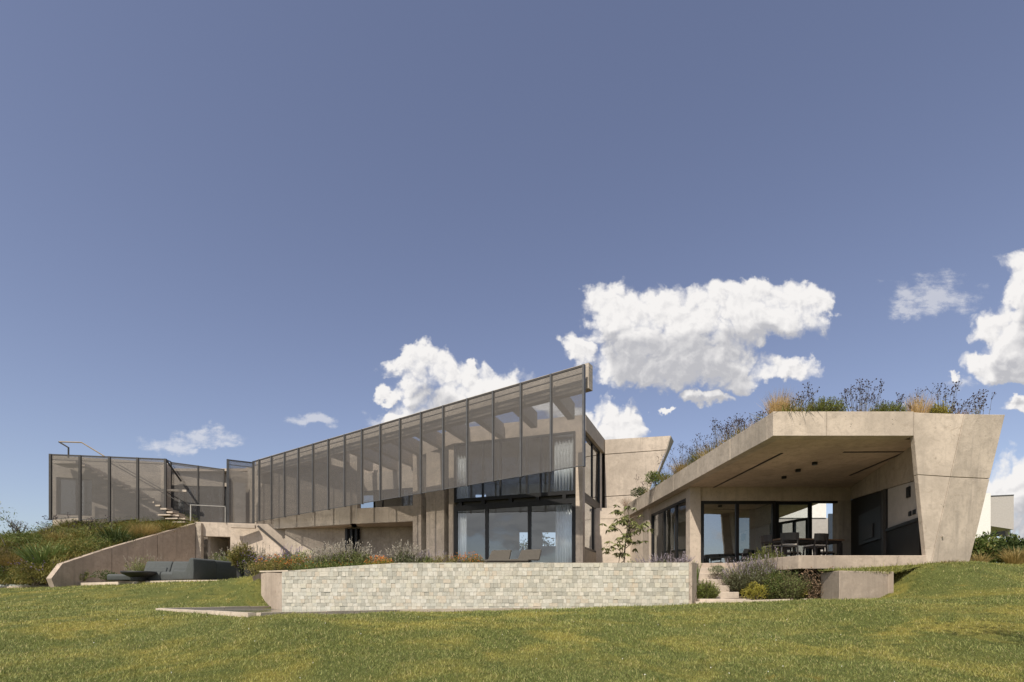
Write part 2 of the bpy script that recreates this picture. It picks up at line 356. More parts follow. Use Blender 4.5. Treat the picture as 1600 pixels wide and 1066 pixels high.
# ---------------------------------------------------------------- builders
ORG = {}
class MB:
    def __init__(s): s.v = []; s.f = []; s.uv = None
    def add(s, vs, fs):
        o = len(s.v); s.v += [tuple(x) for x in vs]; s.f += [tuple(i+o for i in f) for f in fs]
    def hexa(s, b, t):                   # two quads, bottom and top, same winding
        s.add(list(b)+list(t), [(3,2,1,0),(4,5,6,7),(0,1,5,4),(1,2,6,5),(2,3,7,6),(3,0,4,7)])
    def box(s, x0, x1, y0, y1, z0, z1):
        s.hexa([(x0,y0,z0),(x1,y0,z0),(x1,y1,z0),(x0,y1,z0)], [(x0,y0,z1),(x1,y0,z1),(x1,y1,z1),(x0,y1,z1)])
    def prism(s, poly, ext):             # planar polygon of 3-D points swept by a vector
        n = len(poly); e = Vector(ext)
        a = [Vector(p) for p in poly]; b = [p+e for p in a]
        s.add(a+b, [tuple(range(n-1,-1,-1)), tuple(range(n, 2*n))] + [(i,(i+1)%n,n+(i+1)%n,n+i) for i in range(n)])
    def flat(s, plan, z0, z1):           # plan polygon (x, y) extruded up
        s.prism([(x, y, z0) for x, y in plan], (0, 0, z1-z0))
    def wall(s, A, B, z0, z1, t, z0b=None, z1b=None):   # slab on plan line A-B, thickness t to the far side
        a = Vector(A); b = Vector(B); d = (b-a).normalized(); n = Vector((-d.y, d.x))*t
        z0b = z0 if z0b is None else z0b; z1b = z1 if z1b is None else z1b
        s.hexa([(a.x,a.y,z0),(b.x,b.y,z0b),(b.x+n.x,b.y+n.y,z0b),(a.x+n.x,a.y+n.y,z0)],
               [(a.x,a.y,z1),(b.x,b.y,z1b),(b.x+n.x,b.y+n.y,z1b),(a.x+n.x,a.y+n.y,z1)])
    def bar(s, p, q, w, h=None):         # rectangular bar between two points
        p = Vector(p); q = Vector(q); h = h or w; d = (q-p).normalized()
        u = d.cross(Vector((0,0,1)))
        u = Vector((1,0,0)) if u.length < 1e-3 else u.normalized()
        v = u.cross(d).normalized()
        u = u*w/2; v = v*h/2
        s.hexa([p-u-v, p+u-v, p+u+v, p-u+v], [q-u-v, q+u-v, q+u+v, q-u+v])
    def tube(s, pts, rad, n=6):
        pts = [Vector(p) for p in pts]; rad = rad if isinstance(rad, (list, tuple)) else [rad]*len(pts)
        rings = []
        for i, p in enumerate(pts):
            d = (pts[min(i+1, len(pts)-1)] - pts[max(i-1, 0)]).normalized()
            u = d.cross(Vector((.3, .2, 1))); u = u.normalized() if u.length > 1e-3 else Vector((1,0,0)); v = d.cross(u)
            rings.append([p + (u*math.cos(a)+v*math.sin(a))*rad[i] for a in [2*math.pi*j/n for j in range(n)]])
        fs = []
        for i in range(len(pts)-1):
            for j in range(n): fs.append((i*n+j, i*n+(j+1)%n, (i+1)*n+(j+1)%n, (i+1)*n+j))
        fs += [tuple(range(n-1,-1,-1)), tuple(range((len(pts)-1)*n, len(pts)*n))]
        s.add([x for r in rings for x in r], fs)
    def build(s, name, mat, parent=None, smooth=False, bevel=0):
        o = mk(name, np.array(s.v, dtype=np.float32), s.f, mat, parent, smooth)
        if bevel:
            b = o.modifiers.new('bevel', 'BEVEL'); b.width = bevel; b.segments = 1; b.limit_method = 'ANGLE'
        return o
def mk(name, V, Fc, mat, parent=None, smooth=False):
    me = bpy.data.meshes.new(name)
    org = ORG.get(parent.name, (0,0,0)) if parent else (0,0,0)
    V = np.asarray(V, dtype=np.float32).reshape(-1, 3) - np.array(org, dtype=np.float32)
    if isinstance(Fc, np.ndarray):
        m, q = Fc.shape
        me.vertices.add(len(V)); me.vertices.foreach_set('co', V.ravel())
        me.loops.add(m*q); me.loops.foreach_set('vertex_index', Fc.ravel().astype(np.int32))
        me.polygons.add(m); me.polygons.foreach_set('loop_start', np.arange(0, m*q, q, dtype=np.int32))
        me.polygons.foreach_set('loop_total', np.full(m, q, dtype=np.int32))
        me.update(calc_edges=True)
    else:
        me.from_pydata(V.tolist(), [], Fc); me.update()
        bm = bmesh.new(); bm.from_mesh(me); bmesh.ops.recalc_face_normals(bm, faces=bm.faces); bm.to_mesh(me); bm.free()
    me.materials.append(mat)
    if smooth: me.polygons.foreach_set('use_smooth', [True]*len(me.polygons))
    o = bpy.data.objects.new(name, me); COL.objects.link(o)
    if parent: o.parent = parent; ORG[o.name] = org
    return o
def thing(name, label, cat, loc=(0,0,0), group=None):
    o = bpy.data.objects.new(name, None); o.empty_display_size = .2; COL.objects.link(o)
    o.location = loc; ORG[o.name] = tuple(loc); o['label'] = label; o['category'] = cat
    if group: o['group'] = group
    return o
def tag(o, label, cat, group=None):
    o['label'] = label; o['category'] = cat
    if group: o['group'] = group
    return o
def kind(o, k): o['kind'] = k; return o
def lerp2(A, B, t): return (A[0]+(B[0]-A[0])*t, A[1]+(B[1]-A[1])*t)
def off(A, B, t):                        # unit normal to the far side, times t
    d = (Vector(B)-Vector(A)).normalized(); return Vector((-d.y, d.x))*t
def glazing(parent, A, B, z0, z1, splits, fw=.07, depth=.09, gm=None, fm=None, name='window', rails=()):
    """framed window on plan line A-B; splits are fractions where mullions stand (0 and 1 get jambs)"""
    fm = fm or M['black']; gm = gm or M['glass']
    ln = (Vector(B)-Vector(A)).length; d = (Vector(B)-Vector(A))/ln
    mb = MB(); ts = [0]+list(splits)+[1]
    e = fw/ln
    def P(t): return lerp2(A, B, t)
    for i, t in enumerate(ts):
        c = t+e/2 if i == 0 else (t-e/2 if i == len(ts)-1 else t)
        mb.wall(P(c-e/2), P(c+e/2), z0+fw, z1-fw, depth)
    mb.wall(P(0), P(1), z0, z0+fw, depth); mb.wall(P(0), P(1), z1-fw, z1, depth)
    for zr in rails: mb.wall(P(e), P(1-e), zr, zr+fw*.6, depth*.8)
    w_ = mb.build(name, fm, parent)
    nrm = off(A, B, depth*.5)
    for i in range(len(ts)-1):
        a = ts[i]+(e if i == 0 else e/2); b = ts[i+1]-(e if i == len(ts)-2 else e/2)
        q = MB(); pa = Vector(P(a))+nrm; pb = Vector(P(b))+nrm
        q.wall(pa, pb, z0+fw, z1-fw, .008)
        q.build('pane', gm, w_)
    return w_
# ================================================================= THE SETTING
def inv(p, q, n):                        # helper for curved lists
    return [p+(q-p)*i/(n-1) for i in range(n)]
# lawn heights: thin-plate spline through surveyed points
ctrl = [(x, 1066, 4.9) for x in (-200, 200, 600, 1000, 1400, 1800)]
ctrl += [(400,962.6,8.1),(252,954.8,11.3),(620,957.0,10.75),(320,958.8,9.5),(500,960.2,9.2),(860,953,12.6),(960,949,12.5),(1085,945,12.5),(1200,940.5,12.5),(1310,936.5,12.3),
         (0,960,10.5),(-300,965,10.5),(150,947,13.5),(0,940,16),(130,916,22.5),(240,911,20.2),(300,909.5,19.0),(0,921,28),(-300,925,28),(400,903.5,17.2),
         (345,908,18.6),(400,925,15.6),(330,938,14.6),(425,940,14.4),(262,951,13.2),(405,905,15.4),(330,920,16.4),
         (1396,931,11.8),(1345,937,11.4),(1410,922,11.9),(1425,902,12.1),(1450,881.5,12.45),(1470,880,12.45),(1520,879.5,12.6),(1450,905,11.6),(1420,935,11.0),(1600,884,15),(1800,884,16),(1600,905,11.5),(1600,940,9),
         (1480,910,11.2),(1480,950,8.8),(1800,950,8),(200,1000,7.4),(800,1000,7.3),(1200,1000,7.2),(1500,1000,6.9),(1200,965,9.6),(800,970,9.3)]
cp = []
for (px, py, D) in ctrl:
    p = W(px, py, D); cp.append((p.x, p.y, p.z))
for (x, y, z) in [(0,0,.05),(-6,0,.05),(6,0,.1),(0,-10,-1.2),(-20,-10,-1.3),(20,-10,-1.0),(-30,8,.9),(30,8,2.4),(30,20,2.7),(-36,34,2.2),(0,18,1.3),(8,18,1.4),
                  (0,30,1.6),(16,32,2.5),(36,40,2.5),(0,44,1.6),(-36,44,2.4),(-14,30,2.0),(-20,36,2.4)]:
    cp.append((x, y, z))
cp = np.array(cp)
def tps_k(r2): return np.where(r2 > 1e-12, .5*r2*np.log(np.maximum(r2, 1e-12)), 0)
nC = len(cp)
K = tps_k(((cp[:,None,:2]-cp[None,:,:2])**2).sum(-1)) + np.eye(nC)*.004
Pm = np.c_[np.ones(nC), cp[:,:2]]
A_ = np.block([[K, Pm],[Pm.T, np.zeros((3,3))]])
sol = np.linalg.solve(A_, np.r_[cp[:,2], 0,0,0])
def ground(x, y):
    x = np.asarray(x, dtype=float); y = np.asarray(y, dtype=float); sh = x.shape
    q = np.c_[x.ravel(), y.ravel()]
    out = np.empty(len(q))
    for i in range(0, len(q), 20000):
        qq = q[i:i+20000]
        r2 = ((qq[:,None,:]-cp[None,:,:2])**2).sum(-1)
        out[i:i+20000] = tps_k(r2) @ sol[:nC] + sol[nC] + qq @ sol[nC+1:]
    return out.reshape(sh)
POOL = [PX(253,11.45), PX(400,8.2), PX(620,10.9), PX(850,13.2), PX(441,13.8), PX(430,14.15)]
def gz(x, y): return float(ground(np.array([x]), np.array([y]))[0])
WR = ZC-.258                             # water level
def inpoly(x, y, poly):
    x = np.asarray(x); y = np.asarray(y); c = np.zeros(x.shape, bool); n = len(poly)
    for i in range(n):
        x1, y1 = poly[i]; x2, y2 = poly[(i+1) % n]
        cond = ((y1 > y) != (y2 > y)) & (x < (x2-x1)*(y-y1)/(y2-y1+1e-12)+x1)
        c ^= cond
    return c
def ground_dug(x, y):
    z = ground(x, y)
    z = np.where(inpoly(x, y, POOLBIG), np.minimum(z, WR-.25), z)
    z = np.where(inpoly(x, y, BEDPOLY), np.minimum(z, ZC-.25), z)
    return z
def grow(poly, d):
    c = np.mean(np.array(poly), 0); return [tuple(np.array(p)+(np.array(p)-c)/np.linalg.norm(np.array(p)-c)*d) for p in poly]
POOLBIG = grow(POOL, -.14)
BEDPOLY = [PX(441,13.9), PX(1085,13.1), PX(1310,12.9), (9.6,13.4), (9.6,26), (-9,26), PX(408,15.6)]
xs = np.unique(np.r_[np.arange(-40,-14,1.0), np.arange(-14,14,.2), np.arange(14,40.1,1.0)])
ys = np.unique(np.r_[np.arange(-12,3,1.0), np.arange(3,19,.2), np.arange(19,48,1.0)])
gx, gy = np.meshgrid(xs, ys); gzv = ground_dug(gx, gy)
gzv = gzv + .015*np.sin(gx*2.1+gy*1.3)*np.cos(gy*1.7-gx*.6)
nx, ny = len(xs), len(ys)
idx = np.arange(nx*ny).reshape(ny, nx)
quads = np.stack([idx[:-1,:-1], idx[:-1,1:], idx[1:,1:], idx[1:,:-1]], -1).reshape(-1, 4)
kind(mk('lawn', np.stack([gx, gy, gzv], -1).reshape(-1,3), quads, M['lawn'], None, True), 'structure')
mb = MB(); mb.add([(-3000,-3000,-3.2),(3000,-3000,-3.2),(3000,3000,-3.2),(-3000,3000,-3.2)], [(0,1,2,3)])
kind(mb.build('terrain', M['lawn']), 'structure')

# pool: water sheet and its stone edging
mb = MB(); mb.add([(x, y, WR) for x, y in POOL], [tuple(range(len(POOL)))]); kind(mb.build('pool_water', M['water']), 'structure')
pe = thing('pool_edging', 'thin pale stone edging around the pointed shallow pool at the foot of the tiled wall', 'pool edging', (POOL[0][0], POOL[0][1], WR))
def strip(name, pts, w, z0, z1, parent, mat, inside):
    for i in range(len(pts)-1):
        (a, za), (b, zb) = pts[i], pts[i+1]
        n = (Vector(b)-Vector(a)).normalized(); n = Vector((-n.y, n.x))*w*inside
        q = MB(); ln = (Vector(b)-Vector(a)).length; k = max(1, int(ln/.62))
        for j in range(k):
            ta, tb = (j+.008)/k, (j+1-.008)/k
            pa, pb = lerp2(a, b, ta), lerp2(a, b, tb)
            qz = random.uniform(-.004, .004)
            za_, zb_ = za+(zb-za)*ta+qz, za+(zb-za)*tb+qz
            q = MB()
            q.hexa([(pa[0],pa[1],za_-.14),(pb[0],pb[1],zb_-.14),(pb[0]+n.x,pb[1]+n.y,zb_-.14),(pa[0]+n.x,pa[1]+n.y,za_-.14)],
                   [(pa[0],pa[1],za_),(pb[0],pb[1],zb_),(pb[0]+n.x,pb[1]+n.y,zb_),(pa[0]+n.x,pa[1]+n.y,za_)])
            q.build('edging_stone', mat, parent)
strip('front', [(POOL[0], WR+.065), (POOL[1], WR+.05), (POOL[2], WR+.05), (POOL[3], WR+.055)], .12, 0, 0, pe, M['stone'], -1)
strip('back', [(POOL[0], WR+.066), (POOL[5], WR+.085)], .16, 0, 0, pe, M['stone'], 1)
q = MB()
for k_ in range(2):                      # submerged steps along the back edge
    a = lerp2(POOL[0], POOL[5], .12); o_ = .22+.2*k_
    d = off(POOL[0], POOL[5], 1)
    p, r_ = Vector(a)-d*o_*.9, Vector(POOL[5])-d*o_
    q.wall(p, r_, WR-.12, WR+.012-.008*k_, .06)
q.build('pool_step', M['stone'], pe)

# sofa terrace on the left
deck = [PX(0,29), PX(130,22.7), PX(292,19.6), PX(380,19.4), PX(440,22), PX(470,29.9), PX(300,29.9), PX(-60,34)]
DZ = ZC+.75
mb = MB(); mb.flat([(x, y) for x, y in deck], DZ-.5, DZ); kind(mb.build('sofa_terrace', M['stone']), 'structure')

# raised bed behind the tiled wall
bedtop = [PX(444,13.9), PX(1070,13.05), PX(1085,15.2), PX(1010,22.6), PX(700,25.3), PX(650,30), PX(445,29.8), PX(385,19.6), PX(405,15.2)]
mb = MB(); mb.flat(bedtop, ZC-.3, ZC+.78); kind(mb.build('planting_bed', M['soil']), 'structure')
# lower bed in front of the terrace slab, beside the garden stairs
lb = [PX(1087,12.95), PX(1310,12.75), (8.2,13.2), (8.2,15.6), (4.9,15.6)]
q = MB()
q.add([(lb[0][0],lb[0][1],ZC-.10),(lb[1][0],lb[1][1],ZC+.02),(lb[2][0],lb[2][1],ZC+.12),(lb[3][0],lb[3][1],ZC+.55),(lb[4][0],lb[4][1],ZC+.55)], [(0,1,2,3,4)])
kind(q.build('lower_bed_soil', M['soil']), 'structure')
# earth bank on the far left
bx = [(0,908,29),(95,880,22.2),(200,846,25.4),(303,819,29.0),(300,806,32),(60,822,30),(-60,845,29),(-300,880,29),(-300,912,31)]
B0 = [W(-400,915,31), W(0,913,29.5), W(88,906,22.4), W(-100,868,27), W(40,852,27), W(97,879,22.6), W(205,848,25.9), W(300,821,29.2),
      W(300,812,31), W(180,818,29.6), W(100,822,29.2), W(30,838,29), W(-100,860,30), W(-400,890,31)]
q = MB(); q.add(B0, [(0,1,3),(1,2,5),(1,5,4),(1,4,3),(4,5,6),(4,6,10),(6,7,9),(7,8,9),(6,9,10),(4,10,11),(3,4,11),(3,11,12),(0,3,12),(0,12,13)])
kind(q.build('earth_bank', M['soil'], None, True), 'structure')

# ================================================================= THE HOUSE, long wing behind metal screens
H0 = (-5, 26, ZC+1)
house = thing('concrete_house', 'long concrete house wing behind slanting rows of brown metal mesh screens', 'house', H0)
def hp(name, mbx, mat, parent=None, bevel=0): return mbx.build(name, M[mat], parent or house, bevel=bevel)
z = lambda r: ZC+r
# --- the long screen
A0, A1 = PX(396, 30.9), PX(912.3, 18.2)
SL = (Vector(A1)-Vector(A0)).length; PW_ = SL/16.5
ST, SBL, SBR = z(8.35), z(4.68), z(4.76)
def screen_panel(A, B, z0a, z0b, z1a, z1b, post=.075, mull='steel', right_post=False, purlin=.27):
    d = (Vector(B)-Vector(A)).normalized(); ln = (Vector(B)-Vector(A)).length
    n = off(A, B, 1)
    fr = MB()
    def P3(t, zz, o=0): p = Vector(A)+d*t+n*o; return Vector((p.x, p.y, zz))
    def zl(t): return z0a+(z0b-z0a)*t/ln
    def zh(t): return z1a+(z1b-z1a)*t/ln
    hw = post/2
    fr.hexa([P3(-hw,z0a-.03,-.06),P3(hw,z0a-.03,-.06),P3(hw,z0a-.03,.06),P3(-hw,z0a-.03,.06)], [P3(-hw,z1a-.002,-.06),P3(hw,z1a-.002,-.06),P3(hw,z1a-.002,.06),P3(-hw,z1a-.002,.06)])
    if right_post:
        fr.hexa([P3(ln-hw,z0b-.03,-.06),P3(ln+hw,z0b-.03,-.06),P3(ln+hw,z0b-.03,.06),P3(ln-hw,z0b-.03,.06)], [P3(ln-hw,z1b,-.06),P3(ln+hw,z1b,-.06),P3(ln+hw,z1b,.06),P3(ln-hw,z1b,.06)])
    o = fr.build('screen_panel', M[mull], house)
    e = hw+.001; r_ = ln-(hw if right_post else hw)
    tp = MB(); tp.bar(P3(e,zh(e)-.035), P3(r_,zh(r_)-.035), .05, .07); tp.build('top_rail', M['steel_dark'], o)
    bt = MB(); bt.bar(P3(e,zl(e)+.015), P3(r_,zl(r_)+.015), .04, .035)
    bt.build('bottom_rail', M['steel'], o)
    if purlin: bt = MB(); bt.bar(P3(e,zh(e)-purlin,.035), P3(r_,zh(r_)-purlin,.035), .025, .04); bt.build('inner_rail', M['steel_dark'], o)
    ms = MB(); ms.add([P3(e,zl(e),-.012), P3(r_,zl(r_),-.012), P3(r_,zh(r_),-.012), P3(e,zh(e),-.012)], [(0,1,2,3)])
    s_ = ms.build('mesh_sheet', M['meshs'], o)
    uv = s_.data.uv_layers.new(name='UVMap')
    org = Vector(H0)
    for lp in s_.data.loops:
        co = s_.data.vertices[lp.vertex_index].co + org - P3(0, 0)
        uv.data[lp.index].uv = (Vector((co.x, co.y)).dot(d), co.z)
    return o
def SP(i): return lerp2(A0, A1, max(0, (i-.5))/16.5)
for i in range(17):
    a, b = SP(i), SP(i+1)
    t0, t1 = (max(0, i-.5))/16.5, (i+.5)/16.5
    screen_panel(a, b, SBL+(SBR-SBL)*t0, SBL+(SBR-SBL)*t1, ST, ST, right_post=(i == 16))
nS = off(A0, A1, 1); dS = (Vector(A1)-Vector(A0)).normalized()
# fascia beam behind the screen, carried by cross beams from the house
fa, fb_ = Vector(A0)+nS*.32-dS*.3, Vector(A1)+nS*.32+dS*.03
q = MB(); q.wall(fa, fb_, z(7.62), z(8.54), .32); hp('fascia_beam', q, 'con_board')
bd = Vector((.372, .928))
def SX(px):                              # point on the screen line seen at px
    t = (px-396)/516.3; D = 1/((1-t)/30.9+t/18.2); return Vector(PX(px, D))
for px, ln in ((440,1.0),(462,1.6),(485,2.4),(508,3.2),(535,4.2),(565,5.0),(600,4.9),(640,4.6),(685,3.4),(735,2.6),(796,2.3),(860,2.3)):
    a = SX(px)+nS*.645; b = a+bd*ln
    q = MB(); q.wall(a, b, z(7.63), z(8.3), .3); hp('cross_beam', q, 'con_board')
# --- roof slab of the main block
roofF = [PX(560,31.2), PX(642,30.0), PX(650,27.4), PX(709,25.0), PX(915.5,23.1), PX(945.3,26.75), PX(943,36), PX(470,38)]
q = MB(); q.flat(roofF, z(7.63), z(8.35)); hp('roof_slab', q, 'con')
# --- wall behind the screen, left stretch, with its lower overhanging box
wA, wB = PX(428,30.35), PX(558,28.2)
q = MB(); q.wall(wA, wB, z(4.19), z(8.3), .3); hp('screened_wall', q, 'con_board')
q = MB(); q.wall(PX(384,32.2), PX(428.2,31.2), z(4.2), z(8.3), .3); hp('screened_wall', q, 'con_board')
q = MB(); q.wall(lerp2(wA,wB,.985), PX(563,32), z(4.19), z(7.5), .3); hp('return_wall', q, 'con')
bC = PX(646,27.3)
nb = off(wB, bC, .02)
q = MB(); q.wall(Vector(wB)+Vector((.01,-.01)), bC, z(4.18), z(5.02), .25); hp('balcony_parapet', q, 'con')
q = MB(); q.flat([(wA[0],wA[1]+.32),(wB[0],wB[1]+.32),(bC[0],bC[1]+.28),(bC[0],33.5),(wA[0]-1,33.5)], z(4.19), z(4.34)); hp('box_soffit', q, 'con_soffit')
# recessed strip window above the parapet
sA, sB = PX(561,31.0), PX(646,29.9)
q = MB(); q.wall(sA, sB, z(6.55), z(7.62), .25); hp('lintel_wall', q, 'con_board')
glazing(house, sA, sB, z(4.4), z(6.55), (.28,.44,.8), .07)
q = MB(); q.wall(Vector(sA)+Vector((0,3.5)), Vector(sB)+Vector((0,3.5)), z(4.4), z(7.6), .2); hp('rear_wall', q, 'plaster')
# --- piers between the recess and the glass block
q = MB(); q.wall(PX(645,27.3), PX(658,26.9), z(.9), z(7.62), .35); hp('pier', q, 'con')
q = MB(); q.wall(PX(657.5,27.6), PX(667,27.3), z(.9), z(7.62), .1); hp('gap_shade', q, 'steel_dark')  # dark sheet, shade of the gap put into its colour
q = MB(); q.wall(PX(666,26.6), PX(694,25.9), z(.9), z(7.62), .3); hp('end_wall', q, 'con')
q = MB(); q.wall(PX(693.5,26.3), PX(701.5,26.1), z(.9), z(7.62), .1); hp('gap_shade', q, 'steel_dark')  # second dark sheet, its colour standing for shade beside the pier
q = MB(); q.wall(PX(701,25.5), PX(709,25.3), z(.9), z(7.62), .4); hp('pier', q, 'con')
# --- two-storey glass block
gA, gB = PX(709.5,25.2), PX(899,23.15)
FL = z(1.09)
glazing(house, gA, gB, FL, z(4.52), (.285,.64), .16, .12)
glazing(house, gA, gB, z(4.86), z(7.63), (.25,.40,.62,.73,.80), .09, .12)
q = MB(); q.wall(gA, gB, z(4.52), z(4.60), .16); q.wall(gA, gB, z(4.78), z(4.86), .16)
for t in (.04, .24, .47, .69, .9): q.wall(lerp2(gA,gB,t), lerp2(gA,gB,t+.028), z(4.6), z(4.78), .16)
hp('transom_frame', q, 'black')
q = MB(); q.wall(Vector(gA)+off(gA,gB,.17), Vector(gB)+off(gA,gB,.17), z(4.55), z(4.84), .2); hp('floor_edge', q, 'steel_dark')
cA, cB = PX(899.5,23.1), PX(910.5,22.95)
q = MB(); q.wall(cA, cB, z(.8), z(7.63), .3); hp('corner_column', q, 'con')
# right-hand side of the block
e0, e1 = PX(911,23.2), PX(937.5,26.35)
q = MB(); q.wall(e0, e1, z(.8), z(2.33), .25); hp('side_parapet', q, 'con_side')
glazing(house, e0, e1, z(2.34), z(4.62), (.62,), .09, .1, M['glass_side'], name='side_window')
q = MB(); q.wall(e0, e1, z(4.63), z(4.85), .2); hp('side_band', q, 'steel_dark')
glazing(house, e0, e1, z(4.86), z(7.62), (.55,), .07, .1, M['glass_side'], name='side_window')
q = MB(); q.wall(PX(936.5,26.3), PX(940.5,26.6), z(.8), z(7.62), .2); hp('side_post', q, 'con_pale')
q = MB(); q.wall(PX(941.5,26.75), PX(945,26.95), z(.8), z(7.62), .1); hp('side_recess', q, 'steel_dark')
# interior: floors, ceiling, back wall with openings
def wall_open(mbx, A, B, z0, z1, t, ops):
    ts = sorted({0, 1, *[o[0] for o in ops], *[o[1] for o in ops]})
    for a, b in zip(ts[:-1], ts[1:]):
        hs = sorted([(o[2], o[3]) for o in ops if o[0] <= a+1e-6 and o[1] >= b-1e-6])
        cur = z0
        for (l, h) in hs+[(z1, z1)]:
            if l-cur > 1e-4: mbx.wall(lerp2(A,B,a), lerp2(A,B,b), cur, l, t)
            cur = h
rA, rB = PX(660,33.5), PX(936,33.5)
q = MB(); wall_open(q, rA, rB, FL, z(7.6), .2, [(.55,.612,z(3.2),z(4.42)),(.68,.755,z(3.5),z(4.42)),(.52,.62,z(4.9),z(6.9)),(.66,.73,z(4.9),z(6.9)),(.30,.36,z(4.9),z(6.9))]); hp('back_wall', q, 'plaster')
fl = [(gA[0],gA[1]+.3),(gB[0],gB[1]+.3),(e1[0]-.35,e1[1]),(rB[0]-.6,33.4),(rA[0],33.4)]
q = MB(); q.flat(fl, FL-.3, FL+.0); hp('ground_floor', q, 'floor')
q = MB(); q.flat(fl, z(4.5), z(4.82)); hp('upper_floor', q, 'plaster')
q = MB(); q.wall(PX(655,27.9), PX(655,33.4), FL, z(7.6), .2); hp('party_wall', q, 'plaster')
# --- concrete wing wall to the right of the block, leaning outwards at its end
yw = 26.6
def wp(px, py, D=yw): return W(px, py, D)
q = MB(); q.prism([wp(945.5,709.5), wp(1041,702.5), wp(1047,681), wp(945.5,687.2)], (0,.5,0)); wing = q.build('wing_wall', M['con'], house)
q = MB(); q.prism([wp(945.5,775.5), wp(1004,772), wp(1013,770), wp(1040.6,703.6), wp(945.5,710.6)], (0,.5,0)); q.build('wall_panel', M['con'], wing)
q = MB(); q.prism([wp(945.5,880), wp(985,880), wp(1010,772.7), wp(945.5,776.6)], (0,.5,0)); q.build('wall_panel', M['con'], wing)
q = MB(); q.prism([wp(1047.3,681,26.61), wp(1041,704,26.61), wp(1022,752,26.61), wp(1025,752,28.4), wp(1052,690,28.4)], (.03,0,0)); q.build('wing_return', M['con_side'], house)
q = MB(); q.wall(PX(930,25.55), PX(986,25.55), z(.6), z(4.57), .3); hp('white_wall', q, 'con_pale')
q = MB(); q.wall(PX(938.2,25.54), PX(985.5,25.54), z(4.03), z(4.05), .005); hp('joint', q, 'con_side')
# --- terrace wall under the left screens and the passage through it
LT = z(4.47)
lA, lB = PX(304,29.4), PX(446,30.5)
hO0, hO1 = .03, .385
q = MB(); wall_open(q, lA, lB, z(.6), LT, .35, [(hO0, hO1, z(.6), z(3.66))]); hp('terrace_wall', q, 'con')
jx = lerp2(lA, lB, hO1); jx2 = lerp2(lA, lB, hO1+.17)
q = MB(); q.prism([(jx[0]-.02,jx[1]+.02,z(3.66)), (jx[0]-.02,jx[1]+.02,z(.6)), (lerp2(lA,lB,hO1-.001)[0],jx[1]+.02,z(.6))], (0,.3,0)); 
q = MB(); q.wall(Vector(lerp2(lA,lB,0))+Vector((-3.5,2.6)), Vector(lerp2(lA,lB,.6))+Vector((0,2.6)), z(.6), z(4.4), .2); hp('passage_wall', q, 'con_pale')
q = MB(); q.wall(Vector(lerp2(lA,lB,.13))+Vector((0,.36)), Vector(lerp2(lA,lB,.13))+Vector((-.2,2.55)), z(.6), z(3.7), .15); hp('passage_jamb', q, 'con_side')
q = MB(); q.flat([(lA[0],lA[1]+.36),(lB[0],lB[1]+.36),(lB[0],34),(lA[0]-1.5,34)], z(4.22), LT-.002); hp('terrace_slab', q, 'con_soffit')
q = MB(); q.wall(PX(445.5,30.2), PX(655,29.3), z(.6), z(4.18), .3); hp('undercroft_wall', q, 'con_side')
q = MB(); q.wall(PX(360,29.2), PX(398,29.5), z(4.12), z(4.30), .3); hp('step_ledge', q, 'con')
q = MB()
for i in range(6):
    a = PX(539+i*3.8, 29.45+.12*(i % 2)); b = PX(542.6+i*3.8, 29.38+.12*(i % 2)); q.wall(a, b, z(1.0), z(4.1), .05)
hp('folding_door', q, 'black')
q = MB(); q.bar(W(403,822,29.95), W(466,876,29.95), .09, .10); hp('ramp_shadow_line', q, 'steel_dark')  # dark bar stands in for the diagonal shadow line of the edge
q = MB(); q.prism([W(404,826,29.98), W(442,857,29.98), W(446,900,29.98), W(380,900,29.98), W(376,832,29.98)], (0,.12,0)); hp('ramp_wall', q, 'con')
# handrail on the terrace
q = MB(); a = Vector((*PX(298,29.2), LT)); b = Vector((*PX(352,29.7), LT))
q.bar(a, a+Vector((0,0,.95)), .05); q.bar(a+Vector((.03,0,.93)), b+Vector((0,0,.93)), .035, .04); q.bar(b, b+Vector((0,0,.89)), .04)
hp('terrace_railing', q, 'steel_light')
# --- screens over the terrace: middle pair, single leaf, and the far-left row of four
mA, mB_ = PX(267,30.6), PX(353,31.3)
def zpx(py, D): return ZC+(HOR-py)/F*D
for t0, t1 in ((0,.49),(.49,.96)):
    a, b = lerp2(mA,mB_,t0), lerp2(mA,mB_,t1)
    screen_panel(a, b, LT+.05, LT+.05, zpx(722+4.5*t0*2,30.6+.3*t0), zpx(722+4.5*t1*2,30.6+.3*t1), .07, 'steel_dark', t1 > .9, .12)
cA_, cB_ = PX(356,30.0), PX(396,30.9)
screen_panel(cA_, cB_, zpx(817.5,30), zpx(818,30.9), zpx(717.8,30), zpx(722.5,30.9), .12, 'steel', True, .3)
q = MB(); q.wall(PX(354,31.6), PX(392,32.2), LT, z(8.0), .2); hp('terrace_door_wall', q, 'con_board')
q = MB(); q.wall(PX(366,31.5), PX(384,31.8), LT+.02, LT+2.75, .05); hp('door', q, 'greyw')
q = MB(); q.wall(PX(262,32.2), PX(356,32.6), z(7.2), z(8.05), .3); hp('upper_lintel', q, 'con_board')
glazing(house, PX(268,32.3), PX(354,32.7), LT+.02, z(7.2), (.38,.72), .07)
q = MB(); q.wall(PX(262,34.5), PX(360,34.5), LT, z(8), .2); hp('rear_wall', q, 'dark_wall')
q = MB(); q.flat([PX(258,32.1), PX(392,32.1), PX(392,36), PX(258,36)], z(8.06), z(8.22)); hp('roof_slab', q, 'con')
q = MB(); q.wall(PX(259.5,30.2), PX(267,30.5), z(4.3), z(8.0), .4); hp('pier', q, 'con')
fA, fB = PX(79,28.2), PX(258,29.2)
